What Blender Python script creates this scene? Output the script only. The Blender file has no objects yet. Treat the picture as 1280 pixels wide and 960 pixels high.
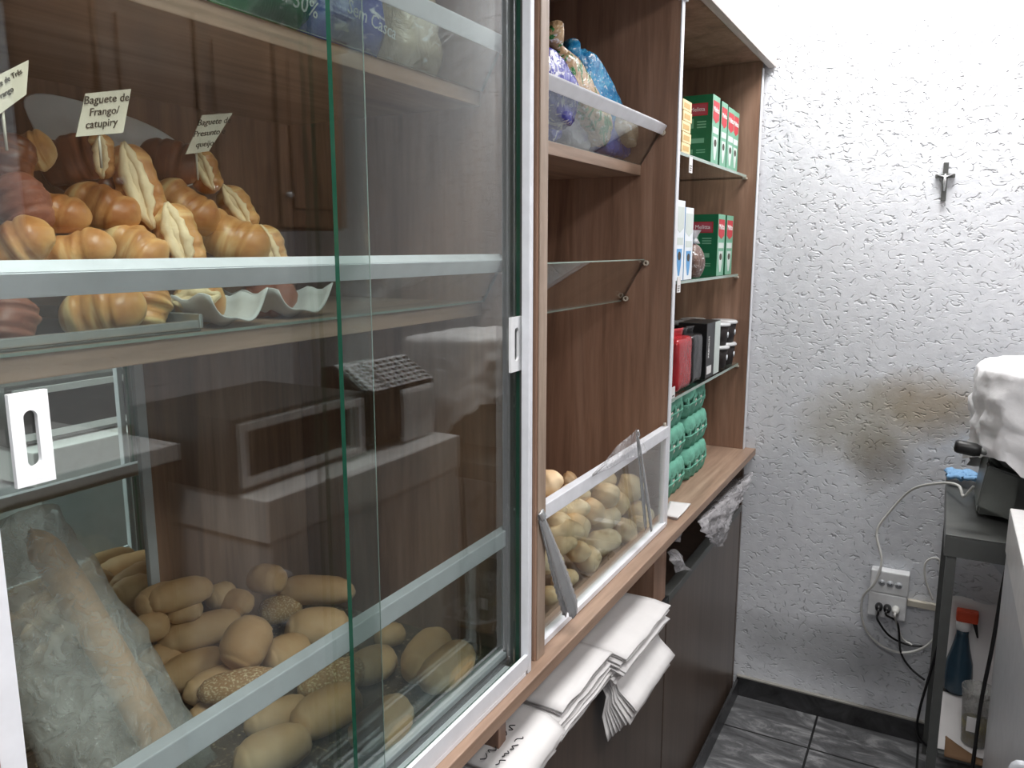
import bpy, bmesh, math, random
from mathutils import Vector, Matrix, noise
PI = math.pi
COL = bpy.context.scene.collection
RND = random.Random(7)

# ------------------------------------------------------------------ camera
F = 985.0
PITCH = math.atan(170 / F)
YAW = math.atan(546 / (F / math.cos(PITCH)))
CAM = Vector((0, 0, 1.55))
FW = Vector((-math.sin(YAW) * math.cos(PITCH), math.cos(YAW) * math.cos(PITCH), -math.sin(PITCH)))
RT = Vector((math.cos(YAW), math.sin(YAW), 0))
UP = RT.cross(FW)

def at(x, y, X=None, Y=None, Z=None):
    r = FW + RT * ((x - 640) / F) - UP * ((y - 480) / F)
    if X is not None: return CAM + r * ((X - CAM.x) / r.x)
    if Y is not None: return CAM + r * ((Y - CAM.y) / r.y)
    return CAM + r * ((Z - CAM.z) / r.z)

cd = bpy.data.cameras.new('camera')
cam = bpy.data.objects.new('camera', cd); COL.objects.link(cam)
cd.sensor_width = 36; cd.lens = F / 1280 * 36; cd.clip_start = 0.02
M = Matrix((RT, UP, -FW)).transposed().to_4x4(); M.translation = CAM
cam.matrix_world = M
bpy.context.scene.camera = cam

# ------------------------------------------------------------------ materials
def lin(c):
    return tuple(((v / 255) / 12.92 if v / 255 <= .04045 else ((v / 255 + .055) / 1.055) ** 2.4) for v in c) + (1,)

class NT:
    def __init__(s, name):
        s.m = bpy.data.materials.new(name); s.m.use_nodes = True
        s.t = s.m.node_tree; s.t.nodes.clear()
        s.out = s.n('ShaderNodeOutputMaterial')
    def n(s, typ, **kw):
        nd = s.t.nodes.new(typ)
        for k, v in kw.items():
            if k in nd.inputs.keys() if isinstance(k, str) else False: nd.inputs[k].default_value = v
            else: setattr(nd, k, v)
        return nd
    def l(s, a, b): s.t.links.new(a, b)
    def math(s, op, a, b=None, c=None, clamp=False):
        nd = s.t.nodes.new('ShaderNodeMath'); nd.operation = op; nd.use_clamp = clamp
        for i, v in enumerate((a, b, c)):
            if v is None: continue
            if hasattr(v, 'links'): s.l(v, nd.inputs[i])
            else: nd.inputs[i].default_value = v
        return nd.outputs[0]
    def coords(s, scale=(1, 1, 1), loc=(0, 0, 0), rot=(0, 0, 0)):
        tc = s.t.nodes.new('ShaderNodeTexCoord'); mp = s.t.nodes.new('ShaderNodeMapping')
        mp.inputs['Scale'].default_value = scale; mp.inputs['Location'].default_value = loc; mp.inputs['Rotation'].default_value = rot
        s.l(tc.outputs['Object'], mp.inputs[0]); return mp.outputs[0]
    def noise(s, vec, scale, detail=4, rough=.55, dist=0):
        nd = s.t.nodes.new('ShaderNodeTexNoise'); s.l(vec, nd.inputs['Vector'])
        nd.inputs['Scale'].default_value = scale; nd.inputs['Detail'].default_value = detail
        nd.inputs['Roughness'].default_value = rough; nd.inputs['Distortion'].default_value = dist
        return nd.outputs[0]
    def ramp(s, fac, stops):
        nd = s.t.nodes.new('ShaderNodeValToRGB'); e = nd.color_ramp.elements
        while len(e) < len(stops): e.new(.5)
        for i, (p, c) in enumerate(stops):
            e[i].position = p; e[i].color = c if len(c) == 4 else lin(c)
        if hasattr(fac, 'links'): s.l(fac, nd.inputs[0])
        return nd.outputs[0]
    def mix(s, f, a, b, typ='MIX'):
        nd = s.t.nodes.new('ShaderNodeMix'); nd.data_type = 'RGBA'; nd.blend_type = typ
        for i, v in ((0, f), (6, a), (7, b)):
            if hasattr(v, 'links'): s.l(v, nd.inputs[i])
            else: nd.inputs[i].default_value = v
        return nd.outputs[2]
    def bsdf(s, color, rough=.5, metal=0, spec=.5, bump=None, bstr=.2, bdist=.01, **kw):
        b = s.t.nodes.new('ShaderNodeBsdfPrincipled')
        for k, v in (('Base Color', color), ('Roughness', rough), ('Metallic', metal), ('Specular IOR Level', spec)):
            if hasattr(v, 'links'): s.l(v, b.inputs[k])
            else: b.inputs[k].default_value = v
        for k, v in kw.items(): b.inputs[k].default_value = v
        if bump is not None:
            bn = s.t.nodes.new('ShaderNodeBump'); bn.inputs['Strength'].default_value = bstr; bn.inputs['Distance'].default_value = bdist
            s.l(bump, bn.inputs['Height']); s.l(bn.outputs[0], b.inputs['Normal'])
        return b.outputs[0]
    def done(s, sh):
        s.l(sh, s.out.inputs[0]); return s.m

def plain(name, c, rough=.5, metal=0, spec=.5, var=.06, nscale=30, bstr=0.0):
    t = NT(name); co = t.coords()
    nz = t.noise(co, nscale, 3)
    a = lin(c); lo = tuple(x * (1 - var) for x in a[:3]) + (1,); hi = tuple(min(1, x * (1 + var)) for x in a[:3]) + (1,)
    return t.done(t.bsdf(t.ramp(nz, [(.3, lo), (.7, hi)]), rough, metal, spec, bump=nz if bstr else None, bstr=bstr, bdist=.004))

def wood(name, stretch, dark, mid, light, rough=.45):
    t = NT(name)
    co = t.coords(stretch)
    n1 = t.noise(co, 6, 6, .6, .8)
    n2 = t.noise(t.coords(tuple(v * 4 for v in stretch), (3, 1, 2)), 9, 4, .6, .3)
    c = t.ramp(n1, [(.3, dark), (.5, mid), (.72, light)])
    fine = t.ramp(n2, [(.35, (.72, .72, .72, 1)), (.62, (1, 1, 1, 1))])
    c = t.mix(.75, c, fine, 'MULTIPLY')
    return t.done(t.bsdf(c, rough, bump=n2, bstr=.05, bdist=.002))

WD = ((116, 88, 72), (150, 117, 97), (172, 140, 120))
wood_v = wood('wood_vertical_grain', (2.4, 2.4, .16), *WD)
wood_y = wood('wood_long_grain', (2.4, .16, 2.4), (128, 104, 88), (158, 131, 112), (178, 152, 132))
wood_dark = wood('dark_laminate', (2.0, 2.0, .12), (80, 67, 59), (92, 78, 69), (103, 88, 78), .32)
wood_edge = wood('wood_edge_band', (3, 3, .3), (150, 130, 114), (166, 146, 130), (178, 158, 142))
header_m = wood('pale_header_laminate', (3, .3, 3), (168, 158, 153), (178, 168, 163), (188, 179, 174))
wood_old = wood('oak_cabinet', (2.4, 2.4, .3), (84, 58, 40), (124, 90, 64), (150, 112, 84))
white_plastic = plain('white_plastic', (232, 234, 236), .35)
white_lac = plain('white_lacquer', (225, 224, 224), .3)
alum_white = plain('white_aluminium', (222, 224, 230), .35, 0, .6)
alum = plain('grey_aluminium', (196, 200, 206), .4, .1)
steel = plain('brushed_steel', (206, 208, 210), .26, .7)
steel_dark = plain('dull_steel', (98, 100, 98), .4, .45)
black_rubber = plain('black_rubber', (12, 12, 13), .45)
black_metal = plain('black_metal', (38, 38, 40), .4, .5)
grey_paint = plain('grey_machine_paint', (112, 116, 112), .4)
peg_m = plain('clear_peg', (190, 180, 165), .25)
paper_m = plain('white_paper', (216, 214, 214), .8, var=.04, nscale=14, bstr=.25)
card_m = plain('card_stock', (216, 206, 188), .6)
ink = plain('dark_ink', (64, 56, 46), .7)
ink_black = plain('black_ink', (40, 38, 40), .7)
white_ink = plain('white_ink', (232, 232, 232), .6)
red_ink = plain('red_label', (176, 40, 52), .5)
cable_w = plain('white_cable', (214, 214, 210), .5)
cable_b = plain('black_cable', (20, 20, 22), .45)
appliance = plain('white_appliance', (198, 200, 204), .3)

def glass_mat(name, tint=(.93, .965, .95, 1), gain=1.0):
    t = NT(name)
    g = t.n('ShaderNodeNewGeometry'); d = t.t.nodes.new('ShaderNodeVectorMath'); d.operation = 'DOT_PRODUCT'
    t.l(g.outputs['Normal'], d.inputs[0]); t.l(g.outputs['Incoming'], d.inputs[1])
    c = t.math('ABSOLUTE', d.outputs['Value'])
    f = t.math('POWER', t.math('SUBTRACT', 1.0, c), 5.0)
    f = t.math('MULTIPLY_ADD', f, .96, .045)
    f = t.math('MULTIPLY', f, gain, clamp=True)
    tr = t.n('ShaderNodeBsdfTransparent'); tr.inputs[0].default_value = tint
    gl = t.n('ShaderNodeBsdfGlossy'); gl.inputs['Roughness'].default_value = 0.0
    gl.inputs['Color'].default_value = (1, 1, 1, 1)
    mx = t.n('ShaderNodeMixShader'); t.l(f, mx.inputs[0]); t.l(tr.outputs[0], mx.inputs[1]); t.l(gl.outputs[0], mx.inputs[2])
    return t.done(mx.outputs[0])
glass = glass_mat('clear_glass', gain=1.45)
glass_edge = plain('green_glass_edge', (34, 84, 66), .15)
glass_edge_l = plain('pale_glass_edge', (150, 166, 158), .15)

def film_mat(name, col, alpha=.35, rough=.2):
    t = NT(name)
    nz = t.noise(t.coords(), 38, 5, .6, 1.2)
    tr = t.n('ShaderNodeBsdfTransparent')
    sh = t.bsdf(lin(col), rough, 0, .7, bump=nz, bstr=.8, bdist=.01)
    mx = t.n('ShaderNodeMixShader')
    a = t.math('MULTIPLY_ADD', nz, .5, alpha - .25, clamp=True)
    t.l(a, mx.inputs[0]); t.l(tr.outputs[0], mx.inputs[1]); t.l(sh, mx.inputs[2])
    return t.done(mx.outputs[0])
film = film_mat('clear_plastic_film', (214, 214, 218), .36)
film_white = film_mat('milky_plastic_film', (212, 210, 214), .62)
film_grey = film_mat('cloudy_plastic_film', (190, 190, 186), .40)

def mirror_mat():
    t = NT('mirror_glass')
    return t.done(t.bsdf((.80, .86, .85, 1), .01, 1.0, .5))
mirror_m = mirror_mat()

def wall_mat(name, stains_and_patch=False):
    t = NT(name)
    co = t.coords()
    d = t.noise(co, 9, 2); 
    vm = t.t.nodes.new('ShaderNodeVectorMath'); vm.operation = 'MULTIPLY_ADD'
    nn = t.t.nodes.new('ShaderNodeTexNoise'); nn.inputs['Scale'].default_value = 14; nn.inputs['Detail'].default_value = 3
    t.l(co, nn.inputs['Vector']); t.l(nn.outputs['Color'], vm.inputs[0]); vm.inputs[1].default_value = (.07, .07, .07); t.l(co, vm.inputs[2])
    mp = t.t.nodes.new('ShaderNodeMapping'); mp.inputs['Scale'].default_value = (1, 1, 1.7); t.l(vm.outputs[0], mp.inputs[0])
    n1 = t.noise(mp.outputs[0], 30, 1, .4)
    # thin worm-like grooves where the noise crosses one value, broken up by a second noise
    a = t.math('ABSOLUTE', t.math('SUBTRACT', n1, .5))
    line = t.math('SUBTRACT', 1.0, t.math('MULTIPLY', a, 21.0), clamp=True)
    mask = t.noise(t.coords((1, 1, 1.5), (4, 2, 7)), 34, 2)
    mk = t.math('MULTIPLY', t.math('SUBTRACT', mask, .475), 9.0, clamp=True)
    groove = t.math('MULTIPLY', line, mk)
    grain = t.noise(t.coords(), 160, 3, .6)
    soft = t.noise(t.coords(), 30, 4)
    h = t.math('MULTIPLY_ADD', groove, -1.0, t.math('MULTIPLY_ADD', grain, .16, t.math('MULTIPLY', soft, .5)))
    base = t.ramp(soft, [(.3, (216, 219, 225)), (.7, (227, 230, 235))])
    base = t.mix(t.math('MULTIPLY', groove, .3), base, lin((150, 152, 158)))
    if stains_and_patch:
        tc = t.t.nodes.new('ShaderNodeTexCoord'); sp = t.t.nodes.new('ShaderNodeSeparateXYZ'); t.l(tc.outputs['Object'], sp.inputs[0])
        big = t.noise(t.coords(), 5, 5, .65)
        for (sx, sz, rx, rz, colr, amt) in ((-.02, 1.06, .17, .13, (150, 132, 100), .75), (-.15, .88, .11, .12, (110, 100, 84), .8), (-.22, .98, .2, .16, (165, 158, 140), .6), (-.2, .18, .5, .12, (140, 142, 144), .6)):  # brown stains higher up, then a wide grey patch low on the wall
            dx = t.math('POWER', t.math('ABSOLUTE', t.math('DIVIDE', t.math('SUBTRACT', sp.outputs['X'], sx), rx)), 2.0)
            dz = t.math('POWER', t.math('ABSOLUTE', t.math('DIVIDE', t.math('SUBTRACT', sp.outputs['Z'], sz), rz)), 2.0)
            f = t.math('SUBTRACT', t.math('MULTIPLY_ADD', big, 1.6, .3), t.math('ADD', dx, dz), clamp=True)
            base = t.mix(t.math('MULTIPLY', f, amt), base, lin(colr))
    return t.done(t.bsdf(base, .6, 0, .35, bump=h, bstr=.7, bdist=.0045))
wall_m = wall_mat('white_scratched_plaster', True)
wall_m2 = wall_mat('white_scratched_plaster_side')

def tile_mat(name, ox, oy, size):
    t = NT(name)
    co = t.coords()
    br = t.n('ShaderNodeTexBrick'); br.offset = 0; br.squash = 1
    mp = t.n('ShaderNodeMapping'); mp.inputs['Location'].default_value = (ox, oy, 0); t.l(co, mp.inputs[0])
    t.l(mp.outputs[0], br.inputs['Vector'])
    br.inputs['Scale'].default_value = 1; br.inputs['Brick Width'].default_value = size; br.inputs['Row Height'].default_value = size
    br.inputs['Mortar Size'].default_value = .004; br.inputs['Mortar Smooth'].default_value = .2
    vein = t.noise(t.coords((1.0, 2.6, 1), rot=(0, 0, .5)), 5.5, 7, .68, 1.2)
    c = t.ramp(vein, [(.34, (66, 66, 68)), (.52, (98, 99, 101)), (.68, (150, 151, 152))])
    c = t.mix(br.outputs['Fac'], c, lin((34, 34, 35)))
    return t.done(t.bsdf(c, .28, 0, .5, bump=t.math('MULTIPLY', br.outputs['Fac'], -1.0), bstr=.3, bdist=.003))
floor_m = tile_mat('grey_marble_tile', .27, .0, .315)
def base_mat():
    t = NT('dark_tile_skirting')
    v = t.noise(t.coords((1, 1, 1)), 11, 6, .65, 1)
    return t.done(t.bsdf(t.ramp(v, [(.35, (30, 30, 32)), (.7, (72, 72, 74))]), .35))
skirt_m = base_mat()

def crust(name, top, mid, low, z0=-.02, z1=.03, dust=None, spots=None, rough=.55, nsc=18, band=False, seed_=3):
    """bread crust: baked darker on top, paler underneath"""
    t = NT(name)
    tc = t.t.nodes.new('ShaderNodeTexCoord'); sp = t.t.nodes.new('ShaderNodeSeparateXYZ'); t.l(tc.outputs['Object'], sp.inputs[0])
    nz = t.noise(t.coords(), nsc, 4, .6, .4)
    f = t.math('DIVIDE', t.math('SUBTRACT', sp.outputs['Z'], z0), z1 - z0)
    f = t.math('ADD', f, t.math('MULTIPLY', t.math('SUBTRACT', nz, .5), 1.3 if band else .9), clamp=True)
    if band:
        bn = t.noise(t.coords((30, 5, 5), (seed_ * 1.0, 0, 0)), 1.0, 3, .6)
        f = t.math('SUBTRACT', f, t.math('MULTIPLY', t.math('SUBTRACT', bn, .5, clamp=True), 3.2), clamp=True)
    oi = t.n('ShaderNodeObjectInfo')
    f = t.math('ADD', f, t.math('MULTIPLY', t.math('SUBTRACT', oi.outputs['Random'], .5), .35), clamp=True)
    c = t.ramp(f, [(.05, low), (.5, mid), (.95, top)])
    if dust:
        dn = t.noise(t.coords(), 260, 2); dm = t.math('MULTIPLY', t.math('SUBTRACT', dn, dust[1]), 8.0, clamp=True)
        c = t.mix(t.math('MULTIPLY', dm, dust[2]), c, lin(dust[0]))
    return t.done(t.bsdf(c, rough, 0, .4, bump=nz, bstr=.25, bdist=.006))
loaf_m = crust('loaf_crust', (192, 148, 104), (208, 170, 128), (218, 190, 154), -.025, .04, rough=.6)
loaf_s = crust('seeded_loaf_crust', (164, 120, 78), (184, 146, 102), (206, 176, 136), -.025, .04, dust=((226, 206, 168), .5, .9), rough=.65)
roll_m = crust('roll_crust', (230, 182, 130), (242, 210, 168), (248, 228, 196), -.02, .05, rough=.5)
roll_p = crust('pale_roll_crust', (238, 200, 154), (244, 216, 176), (248, 228, 196), -.02, .05, rough=.5)
bag_gold = crust('golden_crust', (168, 104, 56), (208, 154, 96), (232, 200, 146), -.03, .05, rough=.36, nsc=16, band=True)
bag_brown = crust('dark_baked_crust', (92, 48, 30), (138, 80, 50), (206, 152, 102), -.03, .034, rough=.3, nsc=12, band=True, seed_=8)
bag_pink = crust('reddish_crust', (134, 78, 60), (172, 114, 90), (204, 160, 126), -.03, .04, rough=.45, nsc=40)
crumb_m = crust('pale_filling', (232, 208, 168), (226, 194, 146), (206, 158, 104), -.03, .03, rough=.6, nsc=60)

def crumb_floor():
    t = NT('crumb_sprinkled_board')
    n1 = t.noise(t.coords((2.4, .4, 1)), 10, 5)
    c = t.ramp(n1, [(.3, (70, 56, 44)), (.7, (104, 86, 70))])
    n2 = t.noise(t.coords(), 170, 2)
    c = t.mix(t.math('MULTIPLY', t.math('SUBTRACT', n2, .58), 7.0, clamp=True), c, lin((186, 168, 138)))
    return t.done(t.bsdf(c, .7))
crumbs_m = crumb_floor()

def pattern_bag(name, a, b, c, sc=16, rough=.22):
    t = NT(name)
    n = t.noise(t.coords((1, 1, 1)), sc, 3, .6, 1.5)
    w = t.noise(t.coords((1, 1, 2), (5, 3, 1)), sc * 2.2, 2, .5, 1)
    col = t.ramp(n, [(.40, a), (.47, b), (.56, b), (.62, c)])
    col = t.mix(t.math('MULTIPLY', t.math('SUBTRACT', w, .6), 9.0, clamp=True), col, lin((226, 226, 228)))
    cr = t.noise(t.coords((1, 1, .6)), 30, 4, .6, 1)
    return t.done(t.bsdf(col, rough, 0, .6, bump=cr, bstr=.6, bdist=.012))

cloth_m = plain('white_cloth', (236, 236, 238), .85, var=.03, nscale=40, bstr=.35)
sponge_m = plain('blue_cloth', (128, 170, 210), .85, bstr=.4)
carton_m = plain('green_pulp', (100, 162, 142), .9, var=.14, nscale=60, bstr=.35)
egg_m = plain('egg_shell', (228, 224, 214), .45)
box_green = plain('green_box_side', (18, 104, 66), .4)
box_front = plain('light_green_box_front', (104, 158, 132), .4)
box_silver = plain('silver_print', (196, 206, 202), .4)
box_blue = plain('blue_box', (80, 150, 206), .4)
box_white = plain('white_box', (222, 228, 234), .4)
red_foil = plain('red_foil', (164, 34, 42), .25, .2, .6, nscale=20, bstr=.9)
black_foil = plain('black_foil', (38, 36, 38), .22, .2, .6, nscale=18, bstr=.9)
black_box = plain('black_box', (26, 27, 28), .35)
cream_box = plain('cream_box', (226, 206, 158), .5)
coffee = plain('dark_coffee', (34, 26, 26), .6)
lid_m = plain('clear_lid', (196, 198, 200), .2)
teal_liquid = plain('teal_bottle', (44, 68, 84), .25)
orange_m = plain('orange_cap', (214, 78, 42), .4)
mustard = plain('yellow_contents', (150, 138, 64), .6)
gauge_m = plain('foam_white', (236, 238, 242), .5)

# ------------------------------------------------------------------ mesh helpers
def bm_box(bm, x0, x1, y0, y1, z0, z1, bevel=0, mi=0):
    x0, x1 = sorted((x0, x1)); y0, y1 = sorted((y0, y1)); z0, z1 = sorted((z0, z1))
    vs = [bm.verts.new(p) for p in ((x0, y0, z0), (x1, y0, z0), (x1, y1, z0), (x0, y1, z0), (x0, y0, z1), (x1, y0, z1), (x1, y1, z1), (x0, y1, z1))]
    fs = [bm.faces.new([vs[i] for i in q]) for q in ((3, 2, 1, 0), (4, 5, 6, 7), (0, 1, 5, 4), (1, 2, 6, 5), (2, 3, 7, 6), (3, 0, 4, 7))]
    for f in fs: f.material_index = mi
    if bevel:
        bmesh.ops.bevel(bm, geom=list({e for f in fs for e in f.edges}), offset=bevel, segments=2, profile=.6, affect='EDGES', material=-1)
    return fs

def bm_prism(bm, poly, axis_from, axis_to, frame, bevel=0):
    """extrude a 2-D polygon; frame(u, v, w) gives the 3-D point"""
    a = [bm.verts.new(frame(u, v, axis_from)) for u, v in poly]
    b = [bm.verts.new(frame(u, v, axis_to)) for u, v in poly]
    n = len(poly); fs = [bm.faces.new(a[::-1]), bm.faces.new(b)]
    for i in range(n): fs.append(bm.faces.new((a[i], a[(i + 1) % n], b[(i + 1) % n], b[i])))
    bmesh.ops.recalc_face_normals(bm, faces=fs)
    if bevel: bmesh.ops.bevel(bm, geom=list({e for f in fs for e in f.edges}), offset=bevel, segments=2, affect='EDGES')
    return fs

def bm_loft(bm, rings, cap0=True, cap1=True, mi=0, close=True):
    rv = [[bm.verts.new(p) for p in r] for r in rings]
    n = len(rv[0])
    for a, b in zip(rv, rv[1:]):
        for i in range(n if close else n - 1):
            f = bm.faces.new((a[i], a[(i + 1) % n], b[(i + 1) % n], b[i])); f.smooth = True; f.material_index = mi
    if cap0:
        f = bm.faces.new(rv[0][::-1]); f.smooth = True; f.material_index = mi
    if cap1:
        f = bm.faces.new(rv[-1]); f.smooth = True; f.material_index = mi
    return rv

def bm_tube(bm, pts, r, seg=10, smooth=True):
    """a tube along points (radius r or list of radii)"""
    pts = [Vector(p) for p in pts]; rings = []
    prev = None
    for i, p in enumerate(pts):
        t = (pts[min(i + 1, len(pts) - 1)] - pts[max(i - 1, 0)]).normalized()
        if prev is None:
            ref = Vector((0, 0, 1)) if abs(t.z) < .9 else Vector((1, 0, 0))
            u = t.cross(ref).normalized()
        else:
            u = (prev - t * prev.dot(t)).normalized()
        prev = u; v = t.cross(u)
        rr = r[i] if isinstance(r, (list, tuple)) else r
        rings.append([p + (u * math.cos(2 * PI * k / seg) + v * math.sin(2 * PI * k / seg)) * rr for k in range(seg)])
    return bm_loft(bm, rings)

def bm_lathe(bm, prof, c=(0, 0, 0), seg=24, axis='Z', cap0=True, cap1=True, mi=0):
    rings = []
    for r, h in prof:
        ring = []
        for k in range(seg):
            a = 2 * PI * k / seg; x, y = r * math.cos(a), r * math.sin(a)
            p = {'Z': (x, y, h), 'X': (h, x, y), 'Y': (y, h, x)}[axis]
            ring.append(Vector(p) + Vector(c))
        rings.append(ring)
    return bm_loft(bm, rings, cap0, cap1, mi)

def spline(pts, n=8):
    pts = [Vector(p) for p in pts]; out = []
    for i in range(len(pts) - 1):
        p0, p1, p2, p3 = pts[max(i - 1, 0)], pts[i], pts[i + 1], pts[min(i + 2, len(pts) - 1)]
        for k in range(n):
            t = k / n
            out.append(.5 * ((2 * p1) + (p2 - p0) * t + (2 * p0 - 5 * p1 + 4 * p2 - p3) * t * t + (3 * p1 - p0 - 3 * p2 + p3) * t ** 3))
    out.append(pts[-1]); return out

def bm_sheet(bm, fn, nu, nv, thick=0.0, smooth=True):
    """grid sheet p = fn(u, v); with thickness both sides and a rim"""
    g = [[Vector(fn(i / nu, j / nv)) for j in range(nv + 1)] for i in range(nu + 1)]
    def nrm(i, j):
        a = g[min(i + 1, nu)][j] - g[max(i - 1, 0)][j]; b = g[i][min(j + 1, nv)] - g[i][max(j - 1, 0)]
        n = a.cross(b); return n.normalized() if n.length > 1e-12 else Vector((0, 0, 1))
    top = [[bm.verts.new(g[i][j]) for j in range(nv + 1)] for i in range(nu + 1)]
    def quad(a, b, c, d):
        f = bm.faces.new((a, b, c, d)); f.smooth = smooth
    for i in range(nu):
        for j in range(nv): quad(top[i][j], top[i + 1][j], top[i + 1][j + 1], top[i][j + 1])
    if thick:
        bot = [[bm.verts.new(g[i][j] - nrm(i, j) * thick) for j in range(nv + 1)] for i in range(nu + 1)]
        for i in range(nu):
            for j in range(nv): quad(bot[i][j], bot[i][j + 1], bot[i + 1][j + 1], bot[i + 1][j])
        for i in range(nu):
            quad(top[i + 1][0], top[i][0], bot[i][0], bot[i + 1][0]); quad(top[i][nv], top[i + 1][nv], bot[i + 1][nv], bot[i][nv])
        for j in range(nv):
            quad(top[0][j], top[0][j + 1], bot[0][j + 1], bot[0][j]); quad(top[nu][j + 1], top[nu][j], bot[nu][j], bot[nu][j + 1])

def mk(name, bm, mats, parent=None, smooth=False, local=False):
    """link a bmesh as one object; world coordinates are made local to the root empty"""
    me = bpy.data.meshes.new(name)
    if parent is not None and not local:
        p = parent; off = Vector()
        while p is not None: off += p.location; p = p.parent
        bmesh.ops.translate(bm, verts=bm.verts, vec=-off)
    if smooth:
        for f in bm.faces: f.smooth = True
    bm.to_mesh(me); bm.free()
    for m in (mats if isinstance(mats, (list, tuple)) else [mats]): me.materials.append(m)
    o = bpy.data.objects.new(name, me); COL.objects.link(o)
    if parent is not None: o.parent = parent
    return o

def tag(o, label=None, cat=None, group=None, kind=None):
    if label: o['label'] = label
    if cat: o['category'] = cat
    if group: o['group'] = group
    if kind: o['kind'] = kind
    return o

def thing(name, label, cat, loc=(0, 0, 0), group=None, rot=(0, 0, 0)):
    o = bpy.data.objects.new(name, None); COL.objects.link(o); o.empty_display_size = .02
    o.location = loc; o.rotation_euler = rot
    return tag(o, label, cat, group)

def dup(root, loc, rot=None, label=None, group=None, name=None):
    def cp(o, par):
        c = o.copy(); COL.objects.link(c); c.parent = par
        for ch in list(o.children): cp(ch, c)
        return c
    kids = list(root.children)
    r = root.copy(); COL.objects.link(r)
    for k in kids: cp(k, r)
    r.location = loc
    if rot is not None: r.rotation_euler = rot
    if label: r['label'] = label
    if group: r['group'] = group
    return r

def box(name, x0, x1, y0, y1, z0, z1, mat, parent=None, bevel=.0015):
    bm = bmesh.new(); bm_box(bm, x0, x1, y0, y1, z0, z1, bevel); return mk(name, bm, mat, parent)

def text(body, size, mat, parent, origin, right, up, name='lettering', align='LEFT', depth=.0003, sx=1.0):
    cu = bpy.data.curves.new(name, 'FONT'); cu.body = body; cu.size = size; cu.extrude = depth; cu.align_x = align; cu.resolution_u = 2
    o = bpy.data.objects.new(name, cu); COL.objects.link(o)
    dg = bpy.context.evaluated_depsgraph_get()
    me = bpy.data.meshes.new_from_object(o.evaluated_get(dg)); bpy.data.objects.remove(o); bpy.data.curves.remove(cu)
    r = Vector(right).normalized(); u = Vector(up).normalized(); n = r.cross(u)
    off = Vector(); p = parent
    while p is not None: off += p.location; p = p.parent
    Mx = Matrix((r * sx, u, n)).transposed().to_4x4(); Mx.translation = Vector(origin) - off
    me.transform(Mx); me.materials.clear(); me.materials.append(mat)
    ob = bpy.data.objects.new(name, me); COL.objects.link(ob); ob.parent = parent
    return ob

# ------------------------------------------------------------------ the room
ZF = -.065
YB = 2.736
XB = -1.05
ZC = 2.72
def struct(o): o['kind'] = 'structure'; return o
struct(box('floor', -1.2, 1.6, -1.7, YB + .1, ZF - .05, ZF, floor_m, bevel=0))
struct(box('wall_back', -1.2, 1.6, YB, YB + .1, ZF, ZC, wall_m, bevel=0))
struct(box('wall_left', -1.2, XB - .03, -1.7, YB, ZF, ZC, wall_m2, bevel=0))
struct(box('wall_right', 1.5, 1.6, -1.7, YB, ZF, ZC, wall_m2, bevel=0))
struct(box('wall_front', XB - .03, 1.5, -1.7, -1.6, ZF, ZC, wall_m2, bevel=0))
struct(box('ceiling', -1.2, 1.6, -1.7, YB + .1, ZC, ZC + .05, white_lac, bevel=0))
struct(box('baseboard_back', -.553, 1.5, YB - .012, YB, ZF, .008, skirt_m))
bm = bmesh.new(); bm_box(bm, -.553, 1.5, YB - .014, YB, .008, .013); struct(mk('trim_1', bm, plain('pale_grout', (150, 148, 142), .8)))

# ceiling lamp by the back wall, plus added fill lamps
def lamp(x, y, lx, ly, power, label, spread=180):
    t = thing('ceiling_lamp', label, 'ceiling light', (x, y, ZC), 'ceiling lamps')
    box('lamp_housing', x - lx / 2 - .02, x + lx / 2 + .02, y - ly / 2 - .02, y + ly / 2 + .02, ZC - .035, ZC, white_lac, t)
    em = NT('lamp_diffuser'); e = em.n('ShaderNodeEmission'); e.inputs[0].default_value = (1, .98, .96, 1); e.inputs[1].default_value = 6
    box('diffuser', x - lx / 2, x + lx / 2, y - ly / 2, y + ly / 2, ZC - .045, ZC - .0352, em.done(e.outputs[0]), t)
    ld = bpy.data.lights.new('lamp_light', 'AREA'); ld.shape = 'RECTANGLE'; ld.size = lx; ld.size_y = ly; ld.energy = power; ld.color = (1, .985, .965); ld.spread = math.radians(spread)
    lo = bpy.data.objects.new('lamp_light', ld); COL.objects.link(lo); lo.location = (0, 0, -.06); lo.parent = t
lamp(-.02, 2.42, .5, .22, 24, 'white square ceiling lamp close to the back wall with the cross')
lamp(-.05, .2, .5, .6, 15, 'added unseen square fill lamp over the aisle', 105)  # fill lamp added out of view to light the aisle and cases
lamp(.85, .85, .4, .9, 14, 'added unseen long fill lamp on the right for the cases')  # extra lamp added to push light into the cases and bins

w = bpy.data.worlds.new('world'); bpy.context.scene.world = w; w.use_nodes = True
w.node_tree.nodes['Background'].inputs[0].default_value = (.5, .55, .6, 1); w.node_tree.nodes['Background'].inputs[1].default_value = .25

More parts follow.
